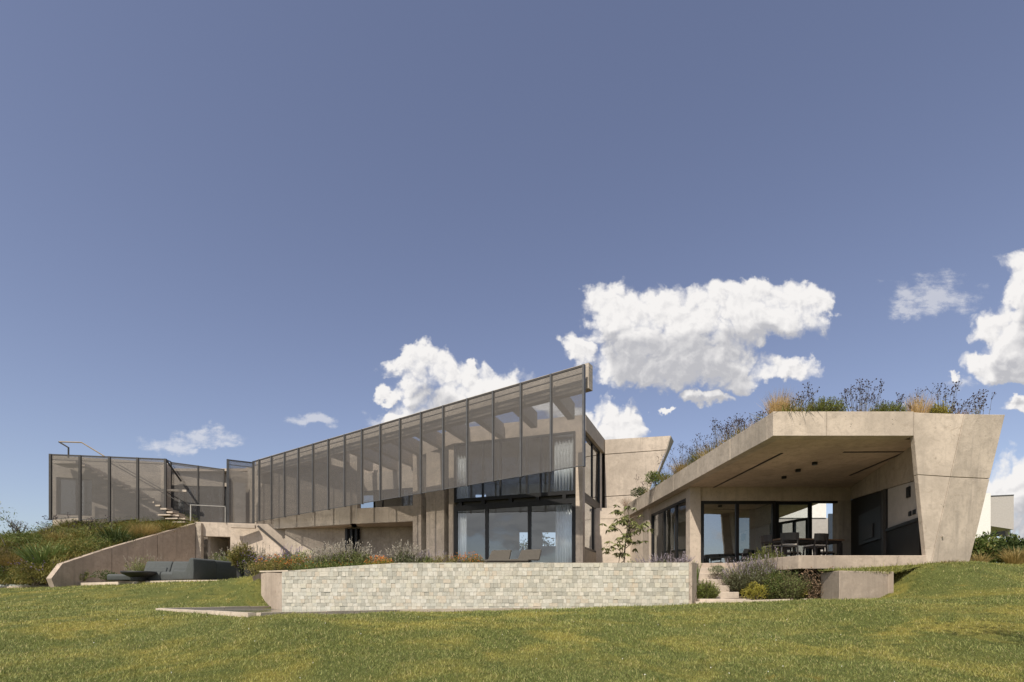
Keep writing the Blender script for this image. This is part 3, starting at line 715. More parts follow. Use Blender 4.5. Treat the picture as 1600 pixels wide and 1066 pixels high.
for i, (p0, p1) in enumerate(((79,124),(124,169.5),(169.5,214),(214,258.5))):
    a = lerp2(fA, fB, (p0-79)/179); b = lerp2(fA, fB, (p1-79)/179)
    zt = lambda p: zpx(709.5+7.5*(p-79)/179, 28.2+(p-79)/179)
    screen_panel(a, b, zpx(812,28.2), zpx(812,29.2)-.0, zt(p0), zt(p1), .11, 'steel_dark', i == 3, .3)
w0, w1 = PX(82,29.6), PX(262,31.2)
q = MB(); wall_open(q, w0, w1, z(4.1), zpx(716,30.2), .35, [(.03,.33,z(4.92),z(7.1))]); hp('screened_wall', q, 'con_board')
glazing(house, Vector(lerp2(w0,w1,.03))+Vector((0,.15)), Vector(lerp2(w0,w1,.33))+Vector((0,.15)), z(4.92), z(7.1), (.5,), .08)
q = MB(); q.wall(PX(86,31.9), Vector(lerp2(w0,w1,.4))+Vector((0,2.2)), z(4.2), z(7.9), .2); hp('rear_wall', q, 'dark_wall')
q = MB(); q.wall(PX(83,29.0), PX(262,30.4), z(3.6), z(4.5), .4); hp('base_wall', q, 'con')
for px in (158,199,243):                 # slender struts between wall and screen
    t = (px-79)/179; a = Vector(lerp2(fA, fB, t)); q = MB(); q.bar((a.x,a.y+.75,z(4.3)), (a.x,a.y+.75,z(6.4)), .16, .1); hp('strut', q, 'con_board')
q = MB(); a = Vector(lerp2(fA,fB,.36)); b = Vector(lerp2(fA,fB,1.12)); q.bar((a.x,a.y+.75,z(6.42)), (b.x,b.y+.75,z(6.38)), .1, .12); hp('strut', q, 'con_board')
# outside stair behind the far-left screens
st0 = Vector((*PX(122,28.9), zpx(724,28.9))); st1 = Vector((*PX(288,29.3), zpx(812,29.3)))
NST = 17; step = (st1-st0)/NST
stair = MB(); stair.bar(st0+Vector((-.1,.62,-.28)), st1+Vector((0,.62,-.28)), .12, .34)
stair.bar(st0+Vector((-1.3,.3,.02)), st0+Vector((.05,.3,.02)), 1.0, .16)
sto = hp('outdoor_stair', stair, 'con_board')
tm = MB(); tm.box(-.17,.17,-.55,.55,-.045,.045); t_me = None
for i in range(NST):
    c = st0+step*(i+.8)+Vector((0,.45,0))
    if t_me is None:
        o = mk('tread', np.array(tm.v), tm.f, M['con'], None); o.parent = sto; t_me = o.data
    else:
        o = bpy.data.objects.new('tread', t_me); COL.objects.link(o); o.parent = sto
    o.location = c-Vector(H0)
for yo in (0.0, .95):
    hr = MB(); hr.tube([st0+Vector((1.6,yo,.15)), st1+Vector((-.2,yo,.95))], .028, 6); hr.build('handrail', M['steel_dark'], sto)
h2 = MB(); D_ = 28.7
h2.tube([W(92,690.5,D_), W(127.5,691.5,D_+.2), W(163,713,D_+.4)], .035, 6); h2.build('handrail', M['yellow_rail'], sto)
h3 = MB(); h3.tube([W(107,716,D_+.1), W(107,699.5,D_+.1), W(92,690.5,D_)], .045, 6); h3.build('handrail', M['steel_dark'], sto)
for i in range(3):
    q = MB(); c = Vector((*PX(262+i*11, 29.0+.1*i), zpx(805+i*5, 29.0))); q.box(c.x-.35,c.x+.35,c.y-.3,c.y+.3,c.z-.07,c.z); q.build('tread', M['con'], sto)
q = MB(); a = W(259.5,718.5,29.2); q.bar(a, W(283,752,30.6), .07); q.bar(a, W(267,722,30.5), .06); hp('stay', q, 'steel_dark')

# ================================================================= sloping retaining wall beside the sofa terrace
rw = thing('retaining_wall', 'grey sloping concrete retaining wall rising behind the sofa', 'wall', (*PX(87,22), DZ))
ra, rb = PX(88,22.0), PX(305.5,29.25)
for i in range(3):
    t0, t1 = i/3+.002*(i > 0), (i+1)/3-.002*(i < 2)
    a, b = lerp2(ra, rb, t0), lerp2(ra, rb, t1)
    zt0, zt1 = z(1.56)+(z(4.36)-z(1.56))*t0, z(1.56)+(z(4.36)-z(1.56))*t1
    q = MB()
    if i == 0:
        d = (Vector(b)-Vector(a)).normalized()
        p = [Vector((*a,DZ-.4)), Vector((*b,DZ-.4)), Vector((*b,zt1)), Vector((*(Vector(a)+d*.25),zt0)), Vector((*(Vector(a)-d*.2),DZ+.15))]
        q.prism(p, (*off(a,b,.28),0))
    else: q.wall(a, b, DZ-.4, zt0, .28, None, zt1)
    q.build('wall_panel', M['con_dirty'], rw)
q = MB(); q.wall(Vector(rb)+Vector((.03,.0)), Vector(rb)+Vector((.30,.02)), DZ-.3, z(4.38), .3); q.build('wall_end', M['con_side'], rw)

# ================================================================= THE PAVILION on the right
P0_ = (10, 17, ZC+1.087)
pav = thing('concrete_pavilion', 'open concrete pavilion with a planted roof and a slanting pillar', 'pavilion', P0_)
def pp(name, mbx, mat, parent=None, bevel=0): return mbx.build(name, M[mat], parent or pav, bevel=bevel)
DF = 12.6; RT, RB, PF = z(4.63), z(4.03), z(1.087)
fl_, fr_ = PX(1208,DF), PX(1428,DF); bl_ = PX(974.5,25.45); xr = 13.2
# front fascia in three cast panels over a core slab
for a, b in ((1208,1292),(1292,1428)):
    q = MB(); q.wall(PX(a+.25*(a > 1208),DF), PX(b-.25,DF), RB, RT+.0, .3); pp('fascia_panel', q, 'con', None, .006)
# left fascia panels
n5 = 6
for i in range(n5):
    a = lerp2(bl_, fl_, i/n5+.0012*(i > 0)); b = lerp2(bl_, fl_, (i+1)/n5-.0012)
    if i == n5-1: b = (fl_[0]-.002, fl_[1]+.301)
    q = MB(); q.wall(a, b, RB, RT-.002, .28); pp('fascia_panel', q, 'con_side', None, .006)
q = MB(); q.flat([(fl_[0]+.1,DF+.31),(fr_[0]+.2,DF+.31),(xr-1,DF+.9),(xr,25.3),(bl_[0]+.3,25.3)], RB+.003, RT-.12); pp('roof_slab', q, 'con_soffit')
q = MB(); q.flat([(fl_[0]+.12,DF+.32),(fr_[0]+.2,DF+.32),(xr-1,DF+.9),(xr,25.2),(bl_[0]+.32,25.2)], RT-.118, RT-.06); pp('roof_soil', q, 'soil')
# slots and downlights in the ceiling
def ceil_pt(px, py): return Vector((*PX(px, (RB-ZC)*F/(HOR-py)), RB-.004))
for a, b in (((1222,708),(1115,762)),((1318,706.5),(1414,706)),((1412,707.5),(1328,743))):
    q = MB(); q.bar(ceil_pt(*a), ceil_pt(*b), .07, .012); pp('ceiling_slot', q, 'black')
for px, py in ((1225,744.5),(1247,733.5),(1273,722.5)):
    c = ceil_pt(px, py); q = MB(); q.tube([c+Vector((0,0,.02)), c+Vector((0,0,-.07))], .075, 12); pp('downlight', q, 'black')
# pillar: leaning front face of four panels, folded along the slanting joint
def pil(pts, dD=(0,0,0,0,0)): return [W(x, y, DF+d) for (x, y), d in zip(pts, dD)]
fold = lambda y: 1507-(y-647)*(50/224)      # px of slanting joint at row y
def panel(pts, thick=.5):
    P = [W(x, y, DF+dd) for (x, y, dd) in pts]; q = MB(); q.prism(P, (0, thick, 0)); pp('pillar_panel', q, 'con', None, .006)
rt = lambda y: 1570.5-(y-648)*(55.5/230)
left = lambda y: 1428+(y-681)*(19/189)
g_ = .45
panel([(left(741.5),741.5,0),(fold(745)-g_,744.6,0),(fold(647)-g_,647.2,0),(1441,645.2,0),(1428.4,644.4,0),(1428.4,681,0)], .13)
panel([(left(885),885,0),(fold(885)-g_,885,0),(fold(745.6)-g_,745.6,0),(left(742.3),742.3,0)], .13)
panel([(fold(745)+g_,744.8,.0),(rt(748),747.6,.35),(rt(648),648,.35),(fold(647)+g_,647.3,.0)], .45)
panel([(fold(885)+g_,885,.0),(rt(885),885,.35),(rt(748.6),748.6,.35),(fold(745.8)+g_,745.8,.0)], .45)
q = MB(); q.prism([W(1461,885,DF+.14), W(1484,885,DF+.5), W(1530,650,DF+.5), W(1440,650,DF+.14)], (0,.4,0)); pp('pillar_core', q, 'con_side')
for px, py, dd in ((1462,668,0),(1462,716,0),(1474,790,0),(1474,838,0),(1250,662,0),(1330,662,0),(1395,662,0)):
    c_ = W(px, py, DF+dd-.002); q = MB(); q.tube([c_+Vector((0,.02,0)), c_+Vector((0,-.003 if dd == 0 else -.02,0))], .022, 10); pp('tie_hole_plug', q, 'con_side')
# terrace slab and the dark recess under it
DB = 18.4
slab = [PX(1248,DF), PX(1447.5,DF), (10.45,DF+.16), (11.3,DF+.3), (11.4,DF+.3), (11.6,25), (5.9,25), (5.9,DB), PX(1091,15.25), PX(1150,15.1), PX(1212,13.3)]
q = MB(); q.flat(slab, PF-.33, PF); pp('terrace_slab', q, 'con_dirty', None, .008)
q = MB(); q.wall(PX(1225,14.3), PX(1345,13.7), z(-.1), PF-.335, .2); pp('plinth', q, 'con_side')
# back glazing, beam, columns
q = MB(); q.wall(PX(1095.5,DB), PX(1330,DB), z(3.55), RB-.001, .3); pp('rear_beam', q, 'con')
q = MB(); q.wall(PX(1078,DB-.1), PX(1095,DB-.1), PF, RB-.001, .42); pp('column', q, 'con')
glazing(pav, PX(1095.3,DB), PX(1212,DB), PF, z(3.55), (.49,), .11, .1, M['glass_pav'])
glazing(pav, PX(1212.5,DB+.12), PX(1269,DB+.12), PF, z(3.55), (), .11, .1, M['glass'])
q = MB(); q.wall(PX(1310.5,DB-.05), PX(1331.5,DB-.05), PF, z(3.55)-.002, .35); pp('column', q, 'con_side')
q = MB(); q.wall(PX(1269,DB), PX(1330,DB), z(3.47), z(3.548), .1); pp('track', q, 'black')
# left side wall with its sliding window
sl0, sl1 = PX(985,25.3), PX(1078,DB+.0)
def sidept(px):                          # on the left wall plane
    x0, y0 = sl0; x1, y1 = sl1; k_ = (px-800)/F
    t = (k_*y0-x0)/((x1-x0)-k_*(y1-y0)); return (x0+(x1-x0)*t, y0+(y1-y0)*t)
s_a, s_b, s_c = sidept(1008), sidept(1017.5), sidept(1076.5)
q = MB(); q.wall(sl0, s_a, z(.6), RB-.001, .25); pp('side_wall', q, 'con_pale')
q = MB(); q.wall(Vector(s_a)-Vector((.1,0)), Vector(s_b)-Vector((.1,0)), z(.6), RB-.001, .35); pp('column', q, 'con')
q = MB(); q.wall(s_b, s_c, z(3.72), RB-.001, .25); pp('side_beam', q, 'con')
glazing(pav, s_b, s_c, PF, z(3.72), (.36,.68), .1, .1, M['glass'], name='side_window')
# right inner wall: beam, dark grill wall, pale panel
ri0, ri1 = PX(1438,12.95), PX(1329,DB)
def rpt(t): return lerp2(ri0, ri1, t)
q = MB(); q.wall(rpt(0), rpt(1), zpx(748,12.95), RB-.001, -.3, zpx(780.5,DB)); pp('side_beam', q, 'con_side')
bz0, bz1 = zpx(749,12.95), zpx(781,DB)
def bz(t): return bz0+(bz1-bz0)*t-.003
def rface(t0, t1, za, zb, th, name, mat, o_=0):
    n = off(rpt(0), rpt(1), 1)
    a, b = Vector(rpt(t0))-n*o_, Vector(rpt(t1))-n*o_
    q = MB(); q.wall(a, b, za, za if zb is not None else za, -th, None, None) if False else None
    q.hexa([(a.x,a.y,za),(b.x,b.y,za),(b.x-n.x*th,b.y-n.y*th,za),(a.x-n.x*th,a.y-n.y*th,za)],
           [(a.x,a.y,zb if zb else bz(t0)),(b.x,b.y,zb if zb else bz(t1)),(b.x-n.x*th,b.y-n.y*th,zb if zb else bz(t1)),(a.x-n.x*th,a.y-n.y*th,zb if zb else bz(t0))])
    return pp(name, q, mat)
rface(0, .38, PF+1.0, None, .2, 'grill_back_panel', 'greyw', 0)
rface(0, .38, PF, PF+.90, .2, 'grill_counter', 'dark_wall', -.02); rface(0, .385, PF+.905, PF+.99, .3, 'counter_top', 'black', -.06)
rface(.385, .99, PF, None, .2, 'grill_wall', 'dark_wall', 0)
rface(.44, .80, PF+.75, PF+1.75, .06, 'grill_hood', 'black', -.07)
rface(.55, .72, PF+.85, PF+1.3, .02, 'grill_opening', 'steel_dark', -.1)
rface(.10, .13, PF+1.62, PF+1.9, .05, 'wall_lamp', 'black', -.05); rface(.045,.07, PF+1.12, PF+1.24, .03, 'socket', 'black', -.03); rface(.09,.115, PF+1.12, PF+1.24, .03, 'socket', 'black', -.03)
rface(.40, .43, PF, None, .08, 'steel_post', 'steel_dark', -.08)
q = MB(); q.flat([(10.6,13.4),(12.6,13.4),(13,25),(11.5,25)], PF, PF+.0+2.9); 
q = MB(); q.wall((10.95,DF+.8), (13.0,18.9), PF-.6, RB-.001, -.25); pp('outer_wall', q, 'con_side')
# interior seen through the pavilion glass
q = MB(); q.wall((5.9,24.9), (10.9,24.9), PF, RB-.002, .2); pp('rear_wall', q, 'plaster')
glazing(pav, PX(1217,22.5), PX(1262,21.2), PF, z(3.4), (.52,), .1, .1, M['glass'], name='inner_door')
q = MB(); q.wall(PX(1180,DB+.3), PX(1212,22.4), PF, RB-.002, .2); pp('inner_wall', q, 'greyw')

# white boundary wall and its dark gate seen through the open bay
bw = thing('boundary_wall', 'white boundary wall, shade and sunlit top put into its colours, seen through the open bay of the pavilion', 'wall', (*PX(1285,27.5), z(.8)))
q = MB(); q.wall(PX(1205,27), PX(1296,27), z(.2), z(4.3), .25); q.build('shaded_body', M['greyw'], bw)  # white wall in shade, the shade put into this grey
q = MB(); q.wall(PX(1205,26.95), PX(1291,26.95), z(4.305), z(5.6), .35); q.build('sunlit_strip', M['white'], bw)  # top of the same wall, coloured lighter as its sunlit strip
gt = thing('garden_gate', 'dark blue-black panel standing right of the pale wall behind the pavilion', 'gate', (*PX(1303,26), z(.8)))
q = MB(); q.wall(PX(1295.5,26.2), PX(1311,26.2), z(.3), z(4.4), .1); q.build('gate_panel', flat_mat('blue_black_panel', (.03,.042,.06), .5), gt)

# far neighbour house
nb_ = thing('neighbour_house', 'boxy white and grey house beyond the hedge at the right edge', 'house', (*PX(1550,62), z(2)))
q = MB(); q.prism([W(1490,860,60), W(1548,860,60), W(1548,771,60), W(1490,768,60)], (0,8,0)); q.build('white_block', M['white'], nb_)
q = MB(); q.prism([W(1548.2,822,60.5), W(1584,827.5,60.5), W(1584,774.3,60.5), W(1548.2,776,60.5)], (0,6,0)); up = q.build('upper_storey', M['greyw'], nb_)
q = MB(); q.prism([W(1548.2,775.8,60.45), W(1584.5,774.2,60.45), W(1584.5,772.8,60.45), W(1548.2,774.4,60.45)], (0,6.2,0)); q.build('roof_edge', M['steel'], up)
q = MB(); q.prism([W(1576,840,61), W(1579,840,61), W(1579,827,61), W(1576,827,61)], (0,.4,0)); q.build('post', M['greyw'], nb_)
q = MB(); q.prism([W(1548.3,838,64), W(1572,838,64), W(1572,823,64), W(1548.3,823,64)], (0,.2,0)); q.build('porch_wall', M['dark_wall'], nb_)

# ================================================================= garden walls and stairs
# tiled pool wall
tA, tB = PX(441,13.5), PX(1076,12.78)
pw = thing('tiled_pool_wall', 'long low wall clad in pale irregular quartzite tiles above the pool', 'wall', (*tA, WR))
dT = (Vector(tB)-Vector(tA)); LT_ = dT.length; dT = dT/LT_; nT = Vector((-dT.y, dT.x))
tk = ((800-0)*0)
def t_of(px):
    k_ = (px-800)/F; return (k_*tA[1]-tA[0])/(dT.x-k_*dT.y)
t_k = t_of(620)
def top_at(t): return z(.735)+(z(.955)-z(.735))*min(1, t/t_k)**.8 if t < t_k else z(.955)+(z(.93)-z(.955))*(t-t_k)/(LT_-t_k)
zb0 = WR-.14
def TP(t, zz, o=0): p = Vector(tA)+dT*t+nT*o; return Vector((p.x, p.y, zz))
pts = [TP(0,zb0), TP(LT_,zb0), TP(LT_,top_at(LT_)-.004)] + [TP(t_k*f_, top_at(t_k*f_)-.004) for f_ in (1,.8,.6,.4,.2,.08,0)]
q = MB(); q.prism(pts, (*(nT*.34), 0)); q.build('wall_core', M['grout'], pw)
q = MB(); q.hexa([TP(LT_+.004,zb0,-.012),TP(LT_+.085,zb0,.0),TP(LT_+.30,zb0,.345),TP(LT_+.004,zb0,.345)],[TP(LT_+.004,z(.94),-.012),TP(LT_+.085,z(.94),0),TP(LT_+.30,z(.94),.345),TP(LT_+.004,z(.94),.345)])
q.build('wall_end', M['con_dirty'], pw, bevel=.006)
q = MB(); a = Vector(tA); b = Vector(PX(408,14.5))
q.hexa([(*b,z(-.35)),(a.x-.004,a.y,z(-.35)),(a.x-.004,a.y+.4,z(-.35)),(b.x,b.y+.4,z(-.35))],[(*b,z(.775)),(a.x-.004,a.y,z(.70)),(a.x-.004,a.y+.4,z(.72)),(b.x,b.y+.4,z(.80))]); q.build('return_wall', M['con_dirty'], pw)
q = MB(); q.hexa([(b.x-.03,b.y-.03,z(.777)),(a.x+.16,a.y-.02,z(.737)),(a.x+.16,a.y+.36,z(.757)),(b.x-.03,b.y+.4,z(.802))],[(b.x-.03,b.y-.03,z(.812)),(a.x+.16,a.y-.02,z(.775)),(a.x+.16,a.y+.36,z(.79)),(b.x-.03,b.y+.4,z(.835))]); q.build('coping', M['stone'], pw)
# tiles: courses of slightly different height, staggered, some double, cut along the top
tiles = []; zc_ = zb0+.02; row = 0
ztop = z(.955)
while zc_ < ztop-.01:
    hh = random.choice([.085,.10,.105,.11,.12,.125]); t = -random.uniform(0, .1) if row else 0.0
    t = 0.0; first = True
    while t < LT_-.02:
        wd = random.choice([.075,.09,.10,.11,.12,.125,.13,.14,.15,.20])
        if first: wd *= random.uniform(.4, 1); first = False
        if t+wd > LT_-.06: wd = LT_-t
        tm_ = min(top_at(t), top_at(t+wd))
        h2_ = min(hh, tm_-zc_)
        if h2_ > .02:
            if wd < .24 and h2_ > .13 and random.random() < .10:
                tiles.append((t, wd, zc_, h2_*.48)); tiles.append((t, wd, zc_+h2_*.5, h2_*.5))
            else: tiles.append((t, wd, zc_, h2_))
        t += wd
    zc_ += hh; row += 1
bm = bmesh.new(); bmesh.ops.create_cube(bm, size=1.0)
for v_ in bm.verts:
    if v_.co.y < 0: v_.co.x *= 1; 
me_t = bpy.data.meshes.new('tile'); 
bmesh.ops.bevel(bm, geom=[e for e in bm.edges if all(v.co.y < 0 for v in e.verts)], offset=.03, segments=1, affect='EDGES', profile=.5)
bm.to_mesh(me_t); bm.free(); me_t.materials.append(M['tile'])
ang = math.atan2(dT.y, dT.x)
order = sorted(range(len(tiles)), key=lambda i: -tiles[i][1]*tiles[i][3])
big = set(order[:298])
rest = MB()
for i, (t, wd, zz, hh) in enumerate(tiles):
    pr = random.choice([random.uniform(-.008, .008), random.uniform(-.004,.004)]); gp = random.uniform(.0025,.005)
    if i in big:
        o = bpy.data.objects.new('tile', me_t); COL.objects.link(o); o.parent = pw
        c = TP(t+wd/2, zz+hh/2, -.005-pr); o.location = c-Vector(ORG['tiled_pool_wall'])
        o.rotation_euler = (random.uniform(-.012,.012), 0, ang+random.uniform(-.01,.01)); o.scale = (wd-gp, .03, hh-gp)
    else:
        a, b, c, d = TP(t+gp/2,zz+gp/2,-.018-pr), TP(t+wd-gp/2,zz+gp/2,-.018-pr), TP(t+wd-gp/2,zz+hh-gp/2,-.018-pr), TP(t+gp/2,zz+hh-gp/2,-.018-pr)
        n3 = Vector((nT.x, nT.y, 0))*.025
        rest.hexa([a, b, b+n3, a+n3], [d, c, c+n3, d+n3])
kind(rest.build('small_tiles', M['tile'], pw), 'stuff')
print('tiles', len(tiles))
# garden stairs
gs = thing('garden_stairs', 'pale concrete garden stairs climbing from the lawn to the pavilion terrace', 'stairs', (*PX(1120,14), z(0)))
ends = [(1150,0),(1119,1),(1122,2),(1131,3),(1146,4),(1164,5)]
ends = [1215, 1150, 1128, 1132, 1146, 1164]
for i in range(6):
    yd = 15.0-.34*i; rz = 1.087-.178*(i+1) + .0
    q = MB(); x0 = PX(1086,yd)[0]; x1 = PX(ends[i],yd)[0]
    q.box(x0-.05*i*0, x1, yd-.34, yd+.3 if i == 0 else yd+.02, z(rz)-.5-.1*i, z(rz)+.0)
    q.build('step', M['con'], gs, bevel=.01)
# edging bar between lawn and beds, and the squat concrete block
eb = thing('bed_edging', 'thin pale concrete edging between the lawn and the stair bed', 'edging', (*PX(1190,12.9), z(-.05)))
for i in range(5):
    a, b = lerp2(PX(1087,12.88), PX(1312,12.62), i/5+.001), lerp2(PX(1087,12.88), PX(1312,12.62), (i+1)/5-.001)
    za, zb = z(-.05+.10*i/5), z(-.05+.10*(i+1)/5)
    q = MB(); q.wall(a, b, za-.2, za, .12, zb-.2, zb); q.build('edging_bar', M['stone'], eb)
cb = thing('concrete_block_wall', 'squat cracked concrete block wall holding back the lawn under the terrace slab', 'wall', (*PX(1350,12.4), z(.0)))
q = MB()
f0, f1, f2, fL = PX(1311.5,11.55), PX(1388.5,12.05), PX(1396.5,11.95), PX(1297,12.45)
q.flat([f0, f1, f2, (f2[0]+.22,12.5), (f0[0]+.15,12.5)], z(-.3), z(.655)); q.build('block_body', M['con_dirty'], cb, bevel=.012)

# grassy ledge between the block and the terrace slab
lg = [(f0[0]+.06,f0[1]+.05,z(.655)),(f1[0],f1[1]+.04,z(.655)),(f2[0]+.1,f2[1]+.1,z(.64)),(PX(1456,12.55)[0],12.55,z(.88)),(PX(1320,12.58)[0],12.58,z(.76)),(f0[0]+.0,12.45,z(.70))]
q = MB(); q.add(lg, [(0,1,4,5),(1,2,3),(1,3,4)]); kind(q.build('lawn_ledge', M['lawn']), 'structure')
# ================================================================= FURNITURE
# modular sofa on the left terrace
sofa = thing('modular_sofa', 'low grey modular corner sofa on the terrace below the retaining wall', 'sofa', (*PX(290,21), DZ))
def sofa_module(ox, oy, ang_, wd, mat, low=False):
    prof = [(0,.04),(-.02,.30),(.06,.40),(.56,.37),(.62,.42),(.80,.83),(.90,.90),(1.0,.84),(1.02,.40),(1.0,.04)] if not low else [(0,.04),(-.02,.24),(.05,.30),(.95,.30),(1.0,.24),(1.0,.04)]
    ca, sa = math.cos(ang_), math.sin(ang_)
    q = MB(); q.prism([(ox-sa*y, oy+ca*y, DZ+zz) for y, zz in prof], (ca*wd, sa*wd, 0))
    o = q.build('sofa_module' if not low else 'ottoman', M[mat], sofa, False)
    b = o.modifiers.new('bevel', 'BEVEL'); b.width = .045; b.segments = 3; b.limit_method = 'ANGLE'; b.angle_limit = R(25)
    for p in o.data.polygons: p.use_smooth = True
    if not low:
        q = MB(); q.prism([(ox-sa*y+ca*.12, oy+ca*y+sa*.12, DZ+zz) for y, zz in [(.575,.42),(.655,.62),(.70,.62),(.62,.40)]], (ca*(wd-.24), sa*(wd-.24), 0))
        c = q.build('back_cushion', M[mat], o); b = c.modifiers.new('bevel', 'BEVEL'); b.width = .03; b.segments = 2
sofa_module(-15.55, 21.0, R(2), 1.08, 'sofa'); sofa_module(-14.45, 21.04, R(2), 1.08, 'sofa')
sofa_module(-16.6, 20.97, R(2), 1.02, 'sofa', True)
yv = Vector((.975,-.22)).normalized(); xa = math.atan2(-yv.x, yv.y)
p_, q_ = Vector((-12.40,19.95)), Vector((-11.98,22.25))
dd = (p_-q_).normalized(); hl = (p_-q_).length/2
sofa_module(*(q_-yv*1.0), xa, hl-.02, 'sofa'); sofa_module(*(q_+dd*hl-yv*1.0), xa, hl-.02, 'sofa')
# fire bowl
fbw = thing('fire_bowl', 'wide shallow black bowl table standing in front of the grey sofa', 'fire bowl', (*PX(217,20.75), DZ))
def lathe(prof, c, n=28):
    mbx = MB(); vs_ = []; fs_ = []
    for i, (r_, zz) in enumerate(prof):
        for j in range(n): a = 2*math.pi*j/n; vs_.append((c[0]+r_*math.cos(a), c[1]+r_*math.sin(a), c[2]+zz))
    for i in range(len(prof)-1):
        for j in range(n): fs_.append((i*n+j, i*n+(j+1)%n, (i+1)*n+(j+1)%n, (i+1)*n+j))
    fs_.append(tuple(range(n-1,-1,-1))); fs_.append(tuple(range((len(prof)-1)*n, len(prof)*n)))
    mbx.add(vs_, fs_); return mbx
c = (*PX(217,20.75), DZ)
lathe([(.28,0),(.30,.02),(.24,.10),(.30,.15)], c).build('base', M['pot'], fbw, True)
lathe([(.30,.15),(.58,.29),(.61,.34),(.60,.39),(.56,.39),(.53,.36),(.2,.30)], c).build('bowl', M['pot'], fbw, True)
# black planters
def planter(name, label, px, D, rad, h):
    t = thing(name, label, 'planter', (*PX(px,D), DZ)); c = (*PX(px,D), DZ)
    lathe([(rad*.86,0),(rad,h-.03),(rad*1.03,h),(rad*.9,h),(rad*.88,h-.06)], c, 20).build('pot', M['pot'], t)
    lathe([(rad*.87,h-.08),(rad*.87,h-.05)], c, 16).build('soil', M['soil'], t); return t
planter('planter', 'tall narrow black planter at the right end of the sofa', 376, 20.2, .16, .62)
planter('planter', 'short squat black planter next to the tall narrow one', 391, 19.6, .22, .42)
# two sun loungers behind the tiled wall
def lounger(label, px, D):
    x, y = PX(px, D); z0 = z(.78)
    t = thing('sun_lounger', label, 'sun lounger', (x, y, z0), 'taupe loungers behind the pool wall')
    q = MB(); q.box(x-.95, x+.28, y-.32, y+.32, z0+.32, z0+.415); q.build('seat_cushion', M['lounge'], t, bevel=.03)
    for sx in (-.88,.2):
        for sy in (-.26,.26):
            q = MB(); q.bar((x+sx,y+sy,z0), (x+sx,y+sy,z0+.32), .05); q.build('leg', M['steel_dark'], t)
    q = MB(); q.prism([(x-.05,y+.02,z0+.40),(x+.62,y+.02,z0+.40),(x+.70,y+.20,z0+.76),(x+.08,y+.20,z0+.74)], (0,.10,0)); q.build('backrest', M['lounge'], t, bevel=.03)
lounger('left one of the two taupe loungers behind the tiled wall, beside orange flowers', 764, 15.6)
lounger('right one of the two taupe loungers behind the tiled wall, before the sliding glass', 811, 15.4)
# dining set on the pavilion terrace
TC = Vector((*PX(1256,15.9), PF)); ta = R(12)
tb = thing('dining_table', 'long dark dining table with wooden top on the pavilion terrace', 'table', tuple(TC))
ux = Vector((math.cos(ta), math.sin(ta), 0)); uy = Vector((-math.sin(ta), math.cos(ta), 0))
def rbox(mbx, o, x0, x1, y0, y1, z0, z1, ux=ux, uy=uy):
    f = lambda x, y, zz: o+ux*x+uy*y+Vector((0,0,zz))
    mbx.hexa([f(x0,y0,z0),f(x1,y0,z0),f(x1,y1,z0),f(x0,y1,z0)], [f(x0,y0,z1),f(x1,y0,z1),f(x1,y1,z1),f(x0,y1,z1)])
q = MB(); rbox(q, TC, -1.15, 1.0, -.5, .5, .71, .75); q.build('tabletop', M['wood'], tb)
q = MB(); rbox(q, TC, -1.1, .95, -.45, .45, .64, .705); q.build('apron', M['chair'], tb)
for sx in (-1.05,.9):
    for sy in (-.42,.42):
        q = MB(); rbox(q, TC, sx-.06, sx+.06, sy-.05, sy+.05, 0, .64); q.build('leg', M['chair'], tb)
def chair(label, pos, rot, grp_='dark dining chairs round the terrace table'):
    o = Vector(pos); ux_ = Vector((math.cos(rot), math.sin(rot), 0)); uy_ = Vector((-math.sin(rot), math.cos(rot), 0))
    t = thing('dining_chair', label, 'chair', tuple(o), grp_)
    f = lambda x, y, zz: o+ux_*x+uy_*y+Vector((0,0,zz))
    q = MB(); rbox(q, o, -.22, .22, -.22, .22, .42, .45, ux_, uy_); q.build('seat', M['chair'], t)
    q = MB(); rbox(q, o, -.205, .205, -.21, .20, .452, .50, ux_, uy_); q.build('cushion', M['seat'], t, bevel=.015)
    for sx in (-1, 1):
        q = MB(); q.bar(f(.21*sx,-.23,0), f(.19*sx,-.19,.42), .035); q.build('leg', M['chair'], t)
        q = MB(); q.bar(f(.21*sx,.25,0), f(.20*sx,.2,.45), .035); q.bar(f(.20*sx,.2,.45), f(.20*sx,.27,.78), .032); q.build('leg', M['chair'], t)
    q = MB()
    pts_ = [(-.235,.22),(-.13,.275),(0,.295),(.13,.275),(.235,.22)]
    for (xa_, ya_), (xb_, yb_) in zip(pts_[:-1], pts_[1:]):
        q.hexa([f(xa_,ya_,.60),f(xb_,yb_,.60),f(xb_,yb_+.025,.60),f(xa_,ya_+.025,.60)], [f(xa_,ya_+.02,.80),f(xb_,yb_+.02,.80),f(xb_,yb_+.045,.80),f(xa_,ya_+.045,.80)])
    q.build('backrest', M['chair'], t)
def cpos(px, D): return (*PX(px, D), PF)
chair('dark dining chair with pale cushion nearest the right end of the terrace table', cpos(1273,14.9), R(12+180))
chair('dark dining chair in the middle of the near side of the terrace table', cpos(1231,14.7), R(8+155))
chair('dark dining chair nearest the left end of the terrace table, by the rosemary', cpos(1208,15.1), R(105))
chair('dark dining chair on the far side of the terrace table, before the inner door', cpos(1236,17.1), R(15))
chair('dark dining chair on the far side of the terrace table near the yellow plant', cpos(1287,17.0), R(10))
